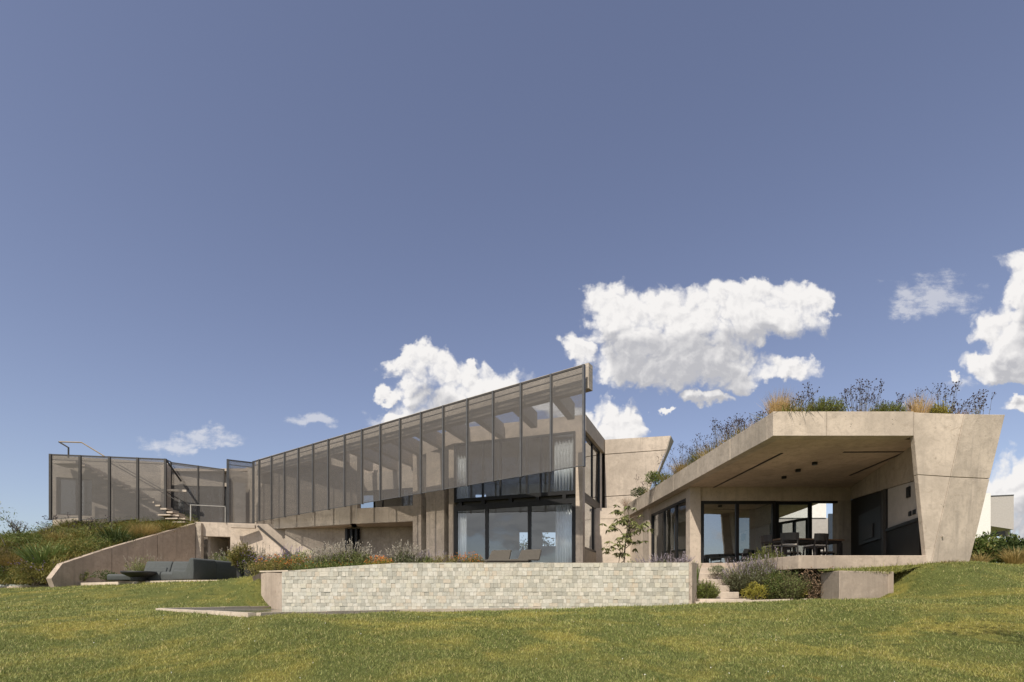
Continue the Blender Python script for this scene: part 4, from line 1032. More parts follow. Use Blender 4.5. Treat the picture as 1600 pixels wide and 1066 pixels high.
def shell_chair(label, px, D, rot):
    o = Vector((*PX(px, D), PF)); t = thing('shell_chair', label, 'chair', tuple(o), 'white shell chairs behind the pavilion glass')
    ca, sa = math.cos(rot), math.sin(rot); f = lambda x, y, zz: o+Vector((ca*x-sa*y, sa*x+ca*y, zz))
    q = MB(); prof = [(-.22,.43),(.12,.43),(.2,.47),(.26,.62),(.30,.84)]
    for (ya_, za_), (yb_, zb_) in zip(prof[:-1], prof[1:]):
        w0_ = .22 if za_ < .7 else .2; w1_ = .22 if zb_ < .7 else .15
        q.hexa([f(-w0_,ya_,za_),f(w0_,ya_,za_),f(w0_,ya_+.02,za_-.02),f(-w0_,ya_+.02,za_-.02)], [f(-w1_,yb_,zb_),f(w1_,yb_,zb_),f(w1_,yb_+.02,zb_-.02),f(-w1_,yb_+.02,zb_-.02)])
    q.build('shell', M['white'], t)
    for sx in (-1, 1):
        for sy in (-1, 1):
            q = MB(); q.bar(f(.2*sx,.2*sy,0), f(.1*sx,.1*sy,.43), .025); q.build('leg', M['wood'], t)
it = thing('indoor_table', 'dark table standing among white shell chairs behind the pavilion glass', 'table', cpos(1158,20.6))
o_ = Vector(cpos(1158,20.6)); q = MB(); q.box(o_.x-.9,o_.x+.9,o_.y-.45,o_.y+.45,PF+.71,PF+.75); q.build('tabletop', M['chair'], it)
for sx in (-.8,.8):
    for sy in (-.38,.38):
        q = MB(); q.box(o_.x+sx-.04,o_.x+sx+.04,o_.y+sy-.04,o_.y+sy+.04,PF,PF+.71); q.build('leg', M['chair'], it)
shell_chair('white shell chair at the far left behind the pavilion glass', 1116, 20.4, R(150))
shell_chair('white shell chair left of the dark indoor table', 1133, 19.9, R(170))
shell_chair('white shell chair in front of the middle of the dark indoor table', 1162, 19.7, R(185))
shell_chair('white shell chair at the right end of the dark indoor table', 1191, 20.3, R(240))
# curtains
def curtain(label, px0, px1, D0, D1, z0, z1, nfold):
    A, B = Vector(PX(px0, D0)), Vector(PX(px1, D1)); n = off(A, B, 1); ln = (B-A).length; k = nfold*6
    vs_, fs_ = [], []
    for i in range(k+1):
        t = i/k; a = .07*math.sin(t*nfold*2*math.pi)+.02*math.sin(t*nfold*5.1+1)
        for zz, amp in ((z0, 1.0), (z1, .75)):
            for th in (0, .008): p = A+(B-A)*t+n*(a*amp+th); vs_.append((p.x, p.y, zz))
    for i in range(k):
        a = i*4; b = a+4
        fs_ += [(a, b, b+2, a+2), (a+1, a+3, b+3, b+1), (a+2, b+2, b+3, a+3), (a, a+1, b+1, b)]
    q = MB(); q.add(vs_, fs_); o = q.build('curtain', M['curtain'], None, True)
    tag(o, label, 'curtain', 'white curtains inside the glass block')
curtain('white floor-length curtain at the left end of the lower glass front', 713.5, 729, 25.45, 25.3, FL+.02, z(4.48), 4)
curtain('wide white floor-length curtain at the right end of the lower glass front', 868, 897.5, 23.75, 23.42, FL+.02, z(4.48), 7)
curtain('white curtain behind the upper glass at its left end', 713.5, 731, 25.45, 25.3, z(4.84), z(7.4), 4)
curtain('white curtain behind the upper glass at its right end', 866, 896, 23.75, 23.42, z(4.84), z(7.4), 6)
curtain('white curtain behind the terrace screens left of the concrete pier', 279, 287, 33.0, 33.0, LT+.05, z(7.1), 3)

# ================================================================= PLANTS
def nrm(a): return a/np.maximum(np.linalg.norm(a, axis=-1, keepdims=True), 1e-9)
def leaf_quads(p, d, ln, wd):            # diamond leaves
    n = len(p); r_ = rng.normal(size=(n,3)); s = nrm(np.cross(d, r_))
    ln = np.asarray(ln)[:,None]; wd = np.asarray(wd)[:,None]
    m_ = p+d*ln*.45
    V = np.stack([p, m_+s*wd*.5, p+d*ln, m_-s*wd*.5], 1).reshape(-1,3)
    return V, np.arange(4*n).reshape(n,4)
def blade_quads(p, d, ln, wd, droop):    # three-segment arching blades
    n = len(p); up = np.array([0,0,1.0]); s = nrm(np.cross(d, up)+1e-4*rng.normal(size=(n,3)))
    s = nrm(s+.5*rng.normal(size=(n,3))*np.array([1,1,.2]))
    h = nrm(d*np.array([1,1,0])+1e-6)
    rows = []
    for t, wf in ((0,.8),(.4,1.0),(.75,.65),(1.0,.08)):
        c = p+d*(ln*t)[:,None]+h*(droop*ln*t*t*.45)[:,None]-up*(droop*ln*t*t*.55)[:,None]
        rows += [c-s*(wd*wf*.5)[:,None], c+s*(wd*wf*.5)[:,None]]
    V = np.stack(rows, 1).reshape(-1,3); b = np.arange(n)[:,None]*8
    Fq = np.concatenate([b+np.array([[0,1,3,2]]), b+np.array([[2,3,5,4]]), b+np.array([[4,5,7,6]])], 0)
    return V, Fq
def cat(parts):
    Vs, Fs, o = [], [], 0
    for V, Fq in parts: Vs.append(V); Fs.append(Fq+o); o += len(V)
    return np.concatenate(Vs), np.concatenate(Fs)
def part_arr(name, VF, mat, parent): return kind(mk(name, VF[0], VF[1], mat, parent), 'stuff')
def stems_arr(P, Q, r0, r1):             # thin 3-sided stems between point arrays
    n = len(P); d = nrm(Q-P); u = nrm(np.cross(d, np.array([.3,.9,.2]))); v = np.cross(d, u)
    ring = lambda C, r: [C+(u*math.cos(a)+v*math.sin(a))*r for a in (0, 2.094, 4.189)]
    V = np.stack(ring(P, r0)+ring(Q, r1), 1).reshape(-1,3); b = np.arange(n)[:,None]*6
    Fq = np.concatenate([b+np.array([[i,(i+1)%3,3+(i+1)%3,3+i]]) for i in range(3)], 0)
    return V, Fq
def blobs_arr(C, r):                     # little octahedra (seed heads, buds) as degenerate quads
    n = len(C); r = np.asarray(r)[:,None]; e = np.eye(3)
    V = np.stack([C+e[0]*r, C+e[1]*r, C-e[0]*r, C-e[1]*r, C+e[2]*r, C-e[2]*r], 1).reshape(-1,3); b = np.arange(n)[:,None]*6
    Fq = np.concatenate([b+np.array([[i,(i+1)%4,4,4]]) for i in range(4)]+[b+np.array([[(i+1)%4,i,5,5]]) for i in range(4)], 0)
    tri = np.concatenate([b+np.array([[i,(i+1)%4,4]]) for i in range(4)]+[b+np.array([[(i+1)%4,i,5]]) for i in range(4)], 0)
    return V, tri
def rdir(n, up=.0, spread=1.0):
    d = rng.normal(size=(n,3)); d = nrm(d)*spread; d[:,2] += up; return nrm(d)
def base(px, D, zb): return np.array([*PX(px, D), zb])
def shrub(name, label, px, D, zb, wpx, top, mat, n=2600, ls=.055, lw=.5, group=None, stems=True, depth=.8, lumps=9, catg='shrub', upb=.35):
    c = base(px, D, zb); wd = wpx*D/F*.5; h = zpx(top, D)-zb
    t = thing(name, label, catg, tuple(c), group)
    k = lumps; a = rng.uniform(0, 2*np.pi, k); rr = np.sqrt(rng.uniform(.0, .75, k))*.85
    Lc = np.stack([np.cos(a)*rr*wd, np.sin(a)*rr*wd*depth, h*(.28+.42*rng.uniform(.2, 1, k)*(1-.35*rr))], 1)
    Lr = rng.uniform(.32, .55, k)
    i = rng.integers(0, k, n); d = rdir(n); rad = rng.uniform(.35, 1.0, n)**.5
    p = Lc[i]+d*(Lr[i]*rad)[:,None]*np.array([wd, wd*depth, h*.62])
    p[:,2] = np.clip(p[:,2], .02, None); p += c
    dl = nrm(d+rdir(n)*.8+np.array([0,0,upb]))
    part_arr('foliage', leaf_quads(p, dl, ls*rng.uniform(.6,1.4,n), ls*lw*rng.uniform(.7,1.2,n)), L[mat], t)
    if stems:
        Q = Lc+c; P = np.tile(c, (k,1))+rng.normal(size=(k,3))*np.array([wd*.12, wd*.12, 0])
        part_arr('stem', stems_arr(P, Q, .014, .006), M['bark'], t)
    return t, c, wd, h
def spiky(name, label, px, D, zb, wpx, top, mat, n=190, spikes=0, smat='purple', slen=.22, group=None, ls=.045, leafy=22, depth=.8, body=.8, catg='shrub', lean=.75):
    """many upright stems set with narrow leaves, some ending in flower spikes"""
    c = base(px, D, zb); wd = wpx*D/F*.5; h = zpx(top, D)-zb
    t = thing(name, label, catg, tuple(c), group)
    a = rng.uniform(0, 2*np.pi, n); rr = np.sqrt(rng.uniform(0, 1, n))
    P = c+np.stack([np.cos(a)*rr*wd*.45, np.sin(a)*rr*wd*.45*depth, np.zeros(n)], 1)
    tip = c+np.stack([np.cos(a)*rr*wd*1.0, np.sin(a)*rr*wd*depth, h*body*(1-.45*rr**2)*rng.uniform(.6,1.0,n)], 1)+rng.normal(size=(n,3))*.03
    tt = rng.uniform(.15, 1.0, (n, leafy)); pl = (P[:,None]*(1-tt[...,None])+tip[:,None]*tt[...,None]).reshape(-1,3)
    d = np.repeat(nrm(tip-P), leafy, 0); dl = nrm(d*lean+rdir(n*leafy)*.75)
    m_ = len(pl)
    part_arr('foliage', leaf_quads(pl, dl, ls*rng.uniform(.6,1.5,m_), ls*.26*rng.uniform(.7,1.3,m_)), L[mat], t)
    part_arr('stem', stems_arr(P, tip, .006, .003), L['stem'], t)
    if spikes:
        k = rng.integers(0, n, spikes); s0 = tip[k]+rng.normal(size=(spikes,3))*.04
        d = nrm((tip-P)[k]*np.array([.55,.55,1])+rng.normal(size=(spikes,3))*.05)
        ln = slen*rng.uniform(.6,1.35,spikes); s1 = s0+d*ln[:,None]
        q_ = 9; f_ = np.linspace(.35, 1, q_)[None,:]
        C = (s0[:,None]*(1-f_[...,None])+s1[:,None]*f_[...,None]).reshape(-1,3)
        part_arr('flower_stalk', stems_arr(s0-d*.1, s1, .0035, .002), L['stem'], t)
        dd_ = np.repeat(d, q_, 0); dl = nrm(dd_+rdir(len(C))*.6)
        part_arr('flower_spike', leaf_quads(C, dl, slen*.13*rng.uniform(.8,1.3,len(C)), slen*.085*rng.uniform(.8,1.3,len(C))), L[smat], t)
    return t
def tuft(name, label, px, D, zb, wpx, top, mat, n=420, wid=.006, droop=.5, group=None, catg='grass', rad=.35, mat2=None):
    c = base(px, D, zb); wd = wpx*D/F*.5; h = zpx(top, D)-zb
    t = thing(name, label, catg, tuple(c), group)
    a = rng.uniform(0, 2*np.pi, n); rr = np.sqrt(rng.uniform(0, 1, n))
    P = c+np.stack([np.cos(a)*rr*wd*rad, np.sin(a)*rr*wd*rad, np.zeros(n)], 1)
    d = nrm(np.stack([np.cos(a)*rr*wd*.75, np.sin(a)*rr*wd*.75, np.full(n, h)], 1)+rng.normal(size=(n,3))*.06)
    part_arr('blades', blade_quads(P, d, h*rng.uniform(.6,1.12,n), wid*rng.uniform(.7,1.3,n), droop*rng.uniform(.3,1.2,n)), L[mat], t)
    if mat2:
        m_ = n//2; i = rng.integers(0, n, m_)
        part_arr('dry_blades', blade_quads(P[i]+rng.normal(size=(m_,3))*.02, nrm(d[i]+rng.normal(size=(m_,3))*.15), h*rng.uniform(.4,.9,m_), np.full(m_, wid), droop*rng.uniform(.5,1.4,m_)), L[mat2], t)
    return t
def verbena(name, label, px, D, zb, wpx, top, n=16, head=.018, mat='seed', group=None, catg='wildflowers', fol='olive'):
    c = base(px, D, zb); wd = wpx*D/F*.5; h = zpx(top, D)-zb
    t = thing(name, label, catg, tuple(c), group)
    a = rng.uniform(0, 2*np.pi, n); rr = np.sqrt(rng.uniform(0, 1, n))
    P = c+np.stack([np.cos(a)*rr*wd*.5, np.sin(a)*rr*wd*.5, np.zeros(n)], 1)
    Q = c+np.stack([np.cos(a)*rr*wd*.9, np.sin(a)*rr*wd*.9, h*rng.uniform(.35, .85, n)], 1)
    k = 5; o = rng.normal(size=(n,k,3))*np.array([.07,.07,.05])+np.array([0,0,.09])
    Q2 = (Q[:,None]+o*min(1.0, h/.5)); top_i = np.argmax(Q[:,2]); 
    Qr = np.repeat(Q, k, 0); Q2 = Q2.reshape(-1,3)
    part_arr('stalk', cat([stems_arr(P, Q, .004, .003), stems_arr(Qr, Q2, .0028, .002)]), L['stem'], t)
    part_arr('seed_head', blobs_arr(np.concatenate([Q2, Q]), head*rng.uniform(.6,1.3,len(Q2)+n)), L[mat], t)
    m_ = n*14; tt = rng.uniform(0, .55, (n,14)); pl = (P[:,None]*(1-tt[...,None])+Q[:,None]*tt[...,None]).reshape(-1,3)
    part_arr('foliage', leaf_quads(pl, rdir(m_, .3), .05*rng.uniform(.5,1.3,m_), np.full(m_,.012)), L[fol], t)
    return t
def flowers(name, label, px, D, zb, wpx, top, mat='green', fmat='orange', nl=1500, nf=120, fs=.022, depth=.8, catg='flowers', ls=.045):
    t, c, wd, h = shrub(name, label, px, D, zb, wpx, top, mat, nl, ls, .4, stems=True, depth=depth, lumps=10, catg=catg)
    a = rng.uniform(0, 2*np.pi, nf); rr = np.sqrt(rng.uniform(0, 1, nf))
    C = c+np.stack([np.cos(a)*rr*wd*1.0, np.sin(a)*rr*wd*depth, h*(.62+.42*rng.uniform(0,1,nf))*(1-.3*rr**2)], 1)
    ps = []
    for j in range(4):
        ps.append(leaf_quads(C, rdir(nf, .5), fs*rng.uniform(.8,1.3,nf), fs*.8*np.ones(nf)))
    part_arr('petals', cat(ps), L[fmat], t)
    P = C-np.array([0,0,1])*rng.uniform(.1,.2,nf)[:,None]; part_arr('flower_stalk', stems_arr(P, C, .003, .002), L['stem'], t)
    return t
def strappy(name, label, px, D, zb, wpx, top, n=90, wid=.035, mat='strap', catg='plant'):
    return tuft(name, label, px, D, zb, wpx, top, mat, n, wid, .55, None, catg, .25)

RZ = RT-.06
# --- roof of the pavilion, front edge from left to right
tuft('fountain_grass', 'straw-coloured grass tuft at the left front corner of the planted roof', 1216, 13.1, RZ, 44, 610, 'straw', 700, .006, .28)
verbena('dark_verbena', 'spray of dark seed heads between straw grass and green roof mound', 1247, 13.2, RZ, 50, 612, 22)
spiky('rosemary_mound', 'widest green rosemary mound on the front edge of the planted roof', 1288, 13.2, RZ, 66, 620, 'rose', 300, body=1.05, ls=.05)
verbena('dark_verbena', 'single tall dark-headed stem rising behind the widest roof rosemary', 1272, 13.4, RZ, 22, 590, 5)
verbena('dark_verbena', 'largest spray of dark seed heads on the roof, right of the widest mound', 1345, 13.3, RZ, 64, 594, 44)
tuft('dry_grass', 'sparse dry grass at the foot of the largest roof seed-head spray', 1352, 13.1, RZ, 40, 630, 'straw', 90, .005, .5)
spiky('rosemary_mound', 'low green rosemary mound left of the second straw grass tuft on the roof', 1385, 13.2, RZ, 54, 627, 'rose', 220, body=1.05, ls=.05)
verbena('dark_verbena', 'thin dark seed heads just left of the second straw tuft', 1408, 13.2, RZ, 30, 614, 8)
tuft('fountain_grass', 'straw-coloured grass tuft above the pillar joint on the roof', 1433, 13.1, RZ, 36, 613, 'straw', 480, .006, .3, rad=.6)
verbena('dark_verbena', 'dark seed heads poking out of the second straw tuft', 1434, 13.25, RZ, 14, 604, 5)
spiky('rosemary_mound', 'smallest green rosemary mound on the roof above the pillar', 1466, 13.2, RZ, 36, 629, 'yellow', 150, body=1.05, ls=.05)
verbena('dark_verbena', 'tallest dark-headed stems on the roof above the pillar', 1474, 13.2, RZ, 44, 594, 15)
verbena('dark_verbena', 'low spray of dark seed heads near the right end of the roof', 1510, 13.2, RZ, 48, 622, 26)
verbena('dark_verbena', 'leaning dark-headed stems at the far right end of the roof', 1536, 13.3, RZ, 26, 608, 7)
tuft('dry_grass', 'short dry tan grass near the right end of the roof', 1502, 13.0, RZ, 26, 634, 'rust', 110, .005, .4)
# --- left sloping-looking edge of the roof, near to far
verbena('dark_verbena', 'dark seed heads nearest the front corner along the left roof edge', 1168, 15.3, RZ, 46, 640, 24)
verbena('dark_verbena', 'thick spray of dark seed heads midway along the left roof edge', 1128, 17.0, RZ, 60, 652, 46)
tuft('golden_grass', 'pale golden grass midway along the left roof edge', 1163, 15.5, RZ, 26, 655, 'straw', 160, .006, .5)
tuft('golden_grass', 'golden grass below the thick dark spray on the left roof edge', 1112, 17.4, RZ, 44, 682, 'gold', 300, .008, .5, mat2='straw')
spiky('roof_herb', 'dark green upright herb clump at the thick part of the left roof edge', 1086, 18.6, RZ, 26, 690, 'green', 90, 40, 'seed', .2, body=.85)
tuft('golden_grass', 'golden grass with orange tint farther back on the left roof edge', 1066, 19.0, RZ, 50, 708, 'gold', 380, .009, .5, mat2='straw')
verbena('dark_verbena', 'dark seed heads above the far golden grass of the left roof edge', 1064, 19.2, RZ, 44, 692, 20)
shrub('roof_shrub', 'dense green shrub spilling over the left roof edge', 1030, 21.0, RZ, 46, 732, 'green', 1900, .07, .4)
tuft('roof_grass', 'yellow-green grass beside the dense shrub on the left roof edge', 1043, 20.4, RZ, 40, 728, 'olive', 200, .01, .6)
shrub('roof_shrub', 'smaller green shrub near the far end of the left roof edge', 1001, 23.4, RZ, 30, 757, 'dark', 1100, .07, .4)
verbena('dark_verbena', 'thin dark seed heads in front of the wing wall at the roof end', 1010, 22.8, RZ, 40, 738, 12)
tuft('dry_grass', 'wispy dry grass at the far end of the left roof edge', 978, 25.0, RZ, 26, 772, 'rust', 90, .008, .6)
def strip_meadow(name, A, B, n, w_, hh, wd_, mat, o_=.35):
    A, B = np.array(A), np.array(B); t = rng.uniform(0,1,n); P = A+(B-A)*t[:,None]
    nn = np.array([(B-A)[1], -(B-A)[0]]); nn = -nn/np.linalg.norm(nn) if nn[0] < 0 else nn/np.linalg.norm(nn)
    P = P+nn*(o_+w_*rng.uniform(0,1,n))[:,None]
    P3 = np.c_[P, np.full(n, RZ)]; wave = .45+.55*(np.sin(t*23+P[:,0])*np.sin(t*57+1))**2
    return kind(mk(name, *blade_quads(P3, nrm(rng.normal(size=(n,3))*np.array([.55,.55,0])+np.array([0,0,1])), hh*wave*rng.uniform(.4,1.3,n), np.full(n,wd_), rng.uniform(.1,.9,n)), L[mat]), 'stuff')
strip_meadow('roof_meadow_grass', fl_, bl_, 5200, .6, .66, .016, 'olive'); strip_meadow('roof_meadow_herbs', fl_, bl_, 3400, .6, .50, .022, 'rose')
strip_meadow('roof_meadow_straw', fl_, bl_, 1900, .5, .72, .011, 'straw')
for px, D, wpx, top, n_, lab in ((1192,14.0,30,636,12,'few dark seed heads close behind the straw corner tuft on the left roof edge'),(1150,16.1,40,648,26,'dark seed heads over dry grass between the two sprays of the left roof edge'),
                                 (1096,18.2,40,676,22,'dark seed heads right of the dark green herb clump on the left roof edge'),(1040,20.8,30,706,12,'dark seed heads above the dense spilling shrub of the left roof edge')):
    verbena('dark_verbena', lab, px, D, RZ, wpx, top, n_)
tuft('golden_grass', 'straw tuft a little behind the front corner on the left roof edge', 1180, 14.7, RZ, 30, 652, 'straw', 200, .007, .5)
tuft('golden_grass', 'tan grass between dark sprays on the left roof edge', 1140, 16.6, RZ, 34, 664, 'gold', 260, .008, .5, mat2='straw')
tuft('roof_grass', 'green grass tuft right of the dark herb clump on the left roof edge', 1098, 18.0, RZ, 36, 692, 'olive', 260, .010, .6)
# --- earth bank on the left
def bank_z(px, py, D): return zpx(py, D)
tuft('golden_grass', 'big golden grass clump at the top of the earth bank under the mesh screens', 224, 27.0, bank_z(224,850,27), 46, 808, 'gold', 900, .016, .55, mat2='straw')
tuft('green_grass', 'green and yellow grass right of the golden clump below the stair', 262, 28.2, bank_z(262,832,28.2), 60, 806, 'olive', 420, .02, .5, mat2='gold')
strappy('flax_plant', 'dark strap-leaved clump left of the golden grass on the bank', 180, 26.0, bank_z(180,858,26), 90, 812, 260, .045, 'dark')
shrub('bank_shrub', 'dark rounded shrub under the dark strap-leaved clump on the bank', 178, 25.4, bank_z(178,868,25.4), 60, 828, 'dark', 1500, .1, .35)
shrub('bank_shrub', 'broad olive-green fine-leaved shrub in the middle of the bank', 122, 24.3, bank_z(122,886,24.3), 100, 822, 'olive', 4200, .085, .28, lumps=14)
shrub('bank_shrub', 'olive-green shrub leaning on the sloping wall in mid bank', 150, 24.6, bank_z(150,876,24.6), 60, 832, 'green', 2000, .085, .3)
strappy('flax_plant', 'bright green strap-leaved plant with arching leaves on the left bank', 66, 23.4, bank_z(66,884,23.4), 110, 832, 170, .055, 'strap')
strappy('flax_plant', 'smaller strap-leaved plant just right of the bright arching one', 92, 23.8, bank_z(92,880,23.8), 70, 840, 90, .05, 'strap')
shrub('bank_shrub', 'low olive shrub at the left picture edge on the bank', 8, 24.5, bank_z(8,892,24.5), 74, 846, 'olive', 2400, .085, .3)
tuft('golden_grass', 'orange-tinged grass near the left picture edge on the bank', 16, 24.0, bank_z(16,884,24), 60, 852, 'gold', 300, .018, .7)
tuft('golden_grass', 'dry golden grass on the skyline left of the mesh screens', 92, 26.5, bank_z(92,848,26.5), 50, 824, 'gold', 260, .018, .6, mat2='olive')
shrub('bank_shrub', 'green skyline shrub behind the bright strap-leaved plant', 46, 27.0, bank_z(46,856,27), 90, 830, 'green', 2200, .1, .3)
shrub('bank_shrub', 'grey-green low shrub below the first mesh screen', 118, 27.5, bank_z(118,846,27.5), 70, 822, 'sage', 1600, .08, .3)
flowers('bank_flowers', 'low mass of green with tiny violet flowers at the foot of the bank', 62, 23.2, DZ-.1, 96, 868, 'olive', 'violet', 3600, 90, .035, ls=.07)
flowers('bank_flowers', 'dark low growth with few violet flowers at the lower left edge', 6, 25.2, DZ-.1, 80, 866, 'green', 'violet', 3000, 60, .035, ls=.07)
verbena('dark_verbena', 'dark flower heads in front of the first mesh screens', 130, 26.8, bank_z(130,842,26.8), 110, 804, 34, .028)
verbena('dark_verbena', 'few dark stems on the skyline left of the house', 66, 27.2, bank_z(66,842,27.2), 80, 818, 16, .026)
spiky('wall_herb', 'pale leafy herb growing at the low end of the sloping wall', 124, 23.2, DZ, 34, 886, 'sage', 110, 0, ls=.09, body=1)
shrub('wall_herb', 'dark green herb with a purple spike at the foot of the sloping wall', 164, 22.4, DZ, 44, 889, 'dark', 900, .08, .35)
spiky('wall_herb', 'wispy yellow-green herb rising behind the left sofa modules', 228, 23.6, DZ, 64, 862, 'sage', 150, 60, 'palespike', .25, ls=.08, body=.9)
# undergrowth that covers the bank between the plants
tri_ = [(0,1,3),(1,2,5),(1,5,4),(1,4,3),(4,5,6),(4,6,10),(6,7,9),(7,8,9),(6,9,10),(4,10,11),(3,4,11),(3,11,12),(0,3,12)]
Bv = np.array([list(v) for v in B0]); us = []
for t3 in tri_:
    A3, B3, C3 = Bv[list(t3)]; ar = np.linalg.norm(np.cross(B3-A3, C3-A3))/2; k_ = int(ar*60)
    r1, r2 = np.sqrt(rng.uniform(0,1,k_))[:,None], rng.uniform(0,1,k_)[:,None]
    us.append(A3*(1-r1)+B3*r1*(1-r2)+C3*r1*r2)
us = np.concatenate(us); us = us[us[:,0] > us[:,1]*-1.25]
dk = rng.uniform(0,1,(600,2)); dkp = np.stack([-26+dk[:,0]*6.6, 22.8+dk[:,1]*6, np.full(600, DZ)],1); us = np.concatenate([us, dkp])
us = np.repeat(us, 7, 0)+rng.normal(size=(len(us)*7,3))*np.array([.16,.16,.02]); m_ = len(us)
cl_ = .5+.5*np.sin(us[:,0]*1.7)*np.cos(us[:,1]*1.3)
kind(mk('bank_undergrowth', *blade_quads(us, nrm(rng.normal(size=(m_,3))*np.array([.6,.6,.1])+np.array([0,0,1])), (.16+.42*cl_)*rng.uniform(.5,1.3,m_), np.full(m_,.022), rng.uniform(.2,1.0,m_)), L['olive']), 'stuff')
lf = us[::2]+np.array([0,0,1])*(rng.uniform(.05,.45,(len(us[::2]),1))); m_ = len(lf)
kind(mk('bank_leaves', *leaf_quads(lf, rdir(m_,.4), .10*rng.uniform(.5,1.3,m_), .035*rng.uniform(.6,1.2,m_)), L['green']), 'stuff')
# bare twiggy shrub
tw = thing('bare_shrub', 'leafless twiggy shrub on the skyline at the left edge', 'bare shrub', tuple(base(33,27.5,bank_z(33,842,27.5))))
q = MB(); b0 = Vector(base(33,27.5,bank_z(33,842,27.5)))
def branch(mbx, p, d, ln, r_, lev, tips=None, spread=.6, nb=3, up=.15):
    e = p+d*ln; mid = p+d*ln*.5+Vector(rng.normal(size=3)*ln*.05)
    mbx.tube([p, mid, e], [r_, r_*.8, r_*.6], 5)
    if tips is not None: tips.append((e, d))
    if lev:
        for i in range(nb):
            nd = (d+Vector(rng.normal(size=3)*spread)+Vector((0,0,up))).normalized()
            branch(mbx, p+d*ln*rng.uniform(.55,1), nd, ln*rng.uniform(.55,.8), r_*.55, lev-1, tips, spread, nb, up)
for a in range(4): branch(q, b0+Vector((rng.normal()*.1, 0, -.1)), Vector((rng.normal()*.3, rng.normal()*.2, 1)).normalized(), .62, .035, 3)
q.build('twigs', M['twig'], tw)
tw2 = thing('bare_shrub', 'small dead branch at the extreme left edge above the bank', 'bare shrub', tuple(base(6,26.5,bank_z(6,852,26.5))))
q = MB(); b0 = Vector(base(8,26.5,bank_z(8,852,26.5))); branch(q, b0, Vector((-.5,0,1)).normalized(), .8, .03, 2); q.build('twigs', M['twig'], tw2)
# tree just outside the left edge, its branch ends hang into view
lt = thing('olive_tree', 'tree at the left edge with small leaves, only branch ends in view', 'tree', tuple(base(-75,22,DZ)))
q = MB(); b0 = Vector(base(-75,22,DZ)); tips = []
q.tube([b0, b0+Vector((.1,0,1.5)), b0+Vector((.0,0,2.8))], [.14,.11,.09], 8)
for i in range(9):
    a = rng.uniform(0, 6.28); branch(q, b0+Vector((0,0,2.2+.15*i)), Vector((math.cos(a)*.9, math.sin(a)*.9, .55)).normalized(), 1.0, .05, 2, tips, .5, 3, .0)
q.build('trunk', M['bark'], lt)
T_ = np.array([list(t_[0]) for t_ in tips]); i = rng.integers(0, len(T_), 4200)
pp_ = T_[i]+rng.normal(size=(4200,3))*.22
part_arr('crown', leaf_quads(pp_, rdir(4200,-.3), .13*rng.uniform(.6,1.3,4200), .03*np.ones(4200)), L['sage'], lt)
# --- bed behind the pool wall, left to right
BZ = z(.78)
spiky('potted_shrub', 'rounded olive shrub growing above the black planters', 378, 20.0, DZ+.5, 44, 846, 'olive', 260, ls=.08, body=1.0, depth=.9)
spiky('sage_bush', 'tall pale sage with long grey spikes beside the passage opening', 362, 24.0, BZ, 64, 846, 'sage', 300, 90, 'palespike', .42, ls=.09, body=.75)
spiky('sage_bush', 'silvery sage with violet tips right of the potted shrub', 404, 21.0, BZ, 60, 850, 'lav', 420, 110, 'palespike', .34, ls=.08, body=.8)
flowers('violet_flowers', 'small violet flowers among silvery sage above the planters', 392, 19.8, BZ, 40, 858, 'sage', 'violet', 700, 90, .03)
flowers('orange_flowers', 'orange-flowered clump at the left end of the pool wall', 430, 17.0, BZ, 62, 866, 'olive', 'orange', 2200, 130, .028)
flowers('orange_flowers', 'orange-flowered clump left of the big spiked bush', 474, 16.6, BZ, 56, 866, 'olive', 'orange', 2000, 110, .028)
flowers('yellow_flowers', 'leafy green clump spilling down the bank at the wall end', 412, 16.6, z(.60), 50, 872, 'olive', 'gold', 2000, 60, .03)
spiky('sage_bush', 'thin violet-topped sage in front of the sloping lit wall', 455, 18.5, BZ, 50, 852, 'sage', 260, 70, 'violet', .22, ls=.07, body=.85)
spiky('spiked_bush', 'largest bush of pale flower spikes above the pool wall', 545, 15.9, BZ, 92, 840, 'sage', 620, 260, 'palespike', .30, ls=.07, body=.68)
spiky('spiked_bush', 'left flank of pale spikes leaning over the pool wall', 503, 15.6, BZ, 52, 856, 'sage', 380, 110, 'palespike', .24, ls=.065, body=.7)
flowers('orange_flowers', 'bright orange and yellow clump between the two spiked bushes', 592, 15.0, BZ, 44, 868, 'yellow', 'orange', 1300, 150, .026)
spiky('spiked_bush', 'second bush of pale spikes, tall in its middle, left of the concrete pier', 632, 15.5, BZ, 56, 836, 'lav', 380, 120, 'palespike', .30, ls=.065, body=.62)
spiky('sage_bush', 'low sage bush in front of the concrete pier', 668, 15.6, BZ, 52, 858, 'sage', 330, 70, 'purple', .22, ls=.06, body=.75)
flowers('wall_herb', 'thin wild herbs along the wall top before the end wall', 694, 15.0, BZ, 44, 864, 'olive', 'rust', 900, 60, .022)
flowers('orange_flowers', 'orange flowers left of the loungers before the glass front', 735, 15.2, BZ, 40, 862, 'olive', 'orange', 1400, 110, .026)
flowers('orange_flowers', 'few red flowers at the left foot of the glass front', 714, 15.6, BZ, 24, 862, 'green', 'orange', 600, 40, .026)
flowers('wall_herb', 'low leafy edge planting along the rising wall top', 520, 14.5, BZ-.05, 150, 876, 'green', 'orange', 2600, 40, .02, depth=.25)
spiky('lavender', 'lavender bed with faded spikes under the pavilion side window', 1034, 15.2, BZ, 84, 866, 'lav', 330, 150, 'purple', .22, ls=.05, body=.62, depth=.6)
spiky('lavender', 'few lavender spikes against the corner column of the pavilion', 1072, 15.0, BZ, 22, 862, 'lav', 50, 30, 'purple', .26, ls=.05, body=.5)
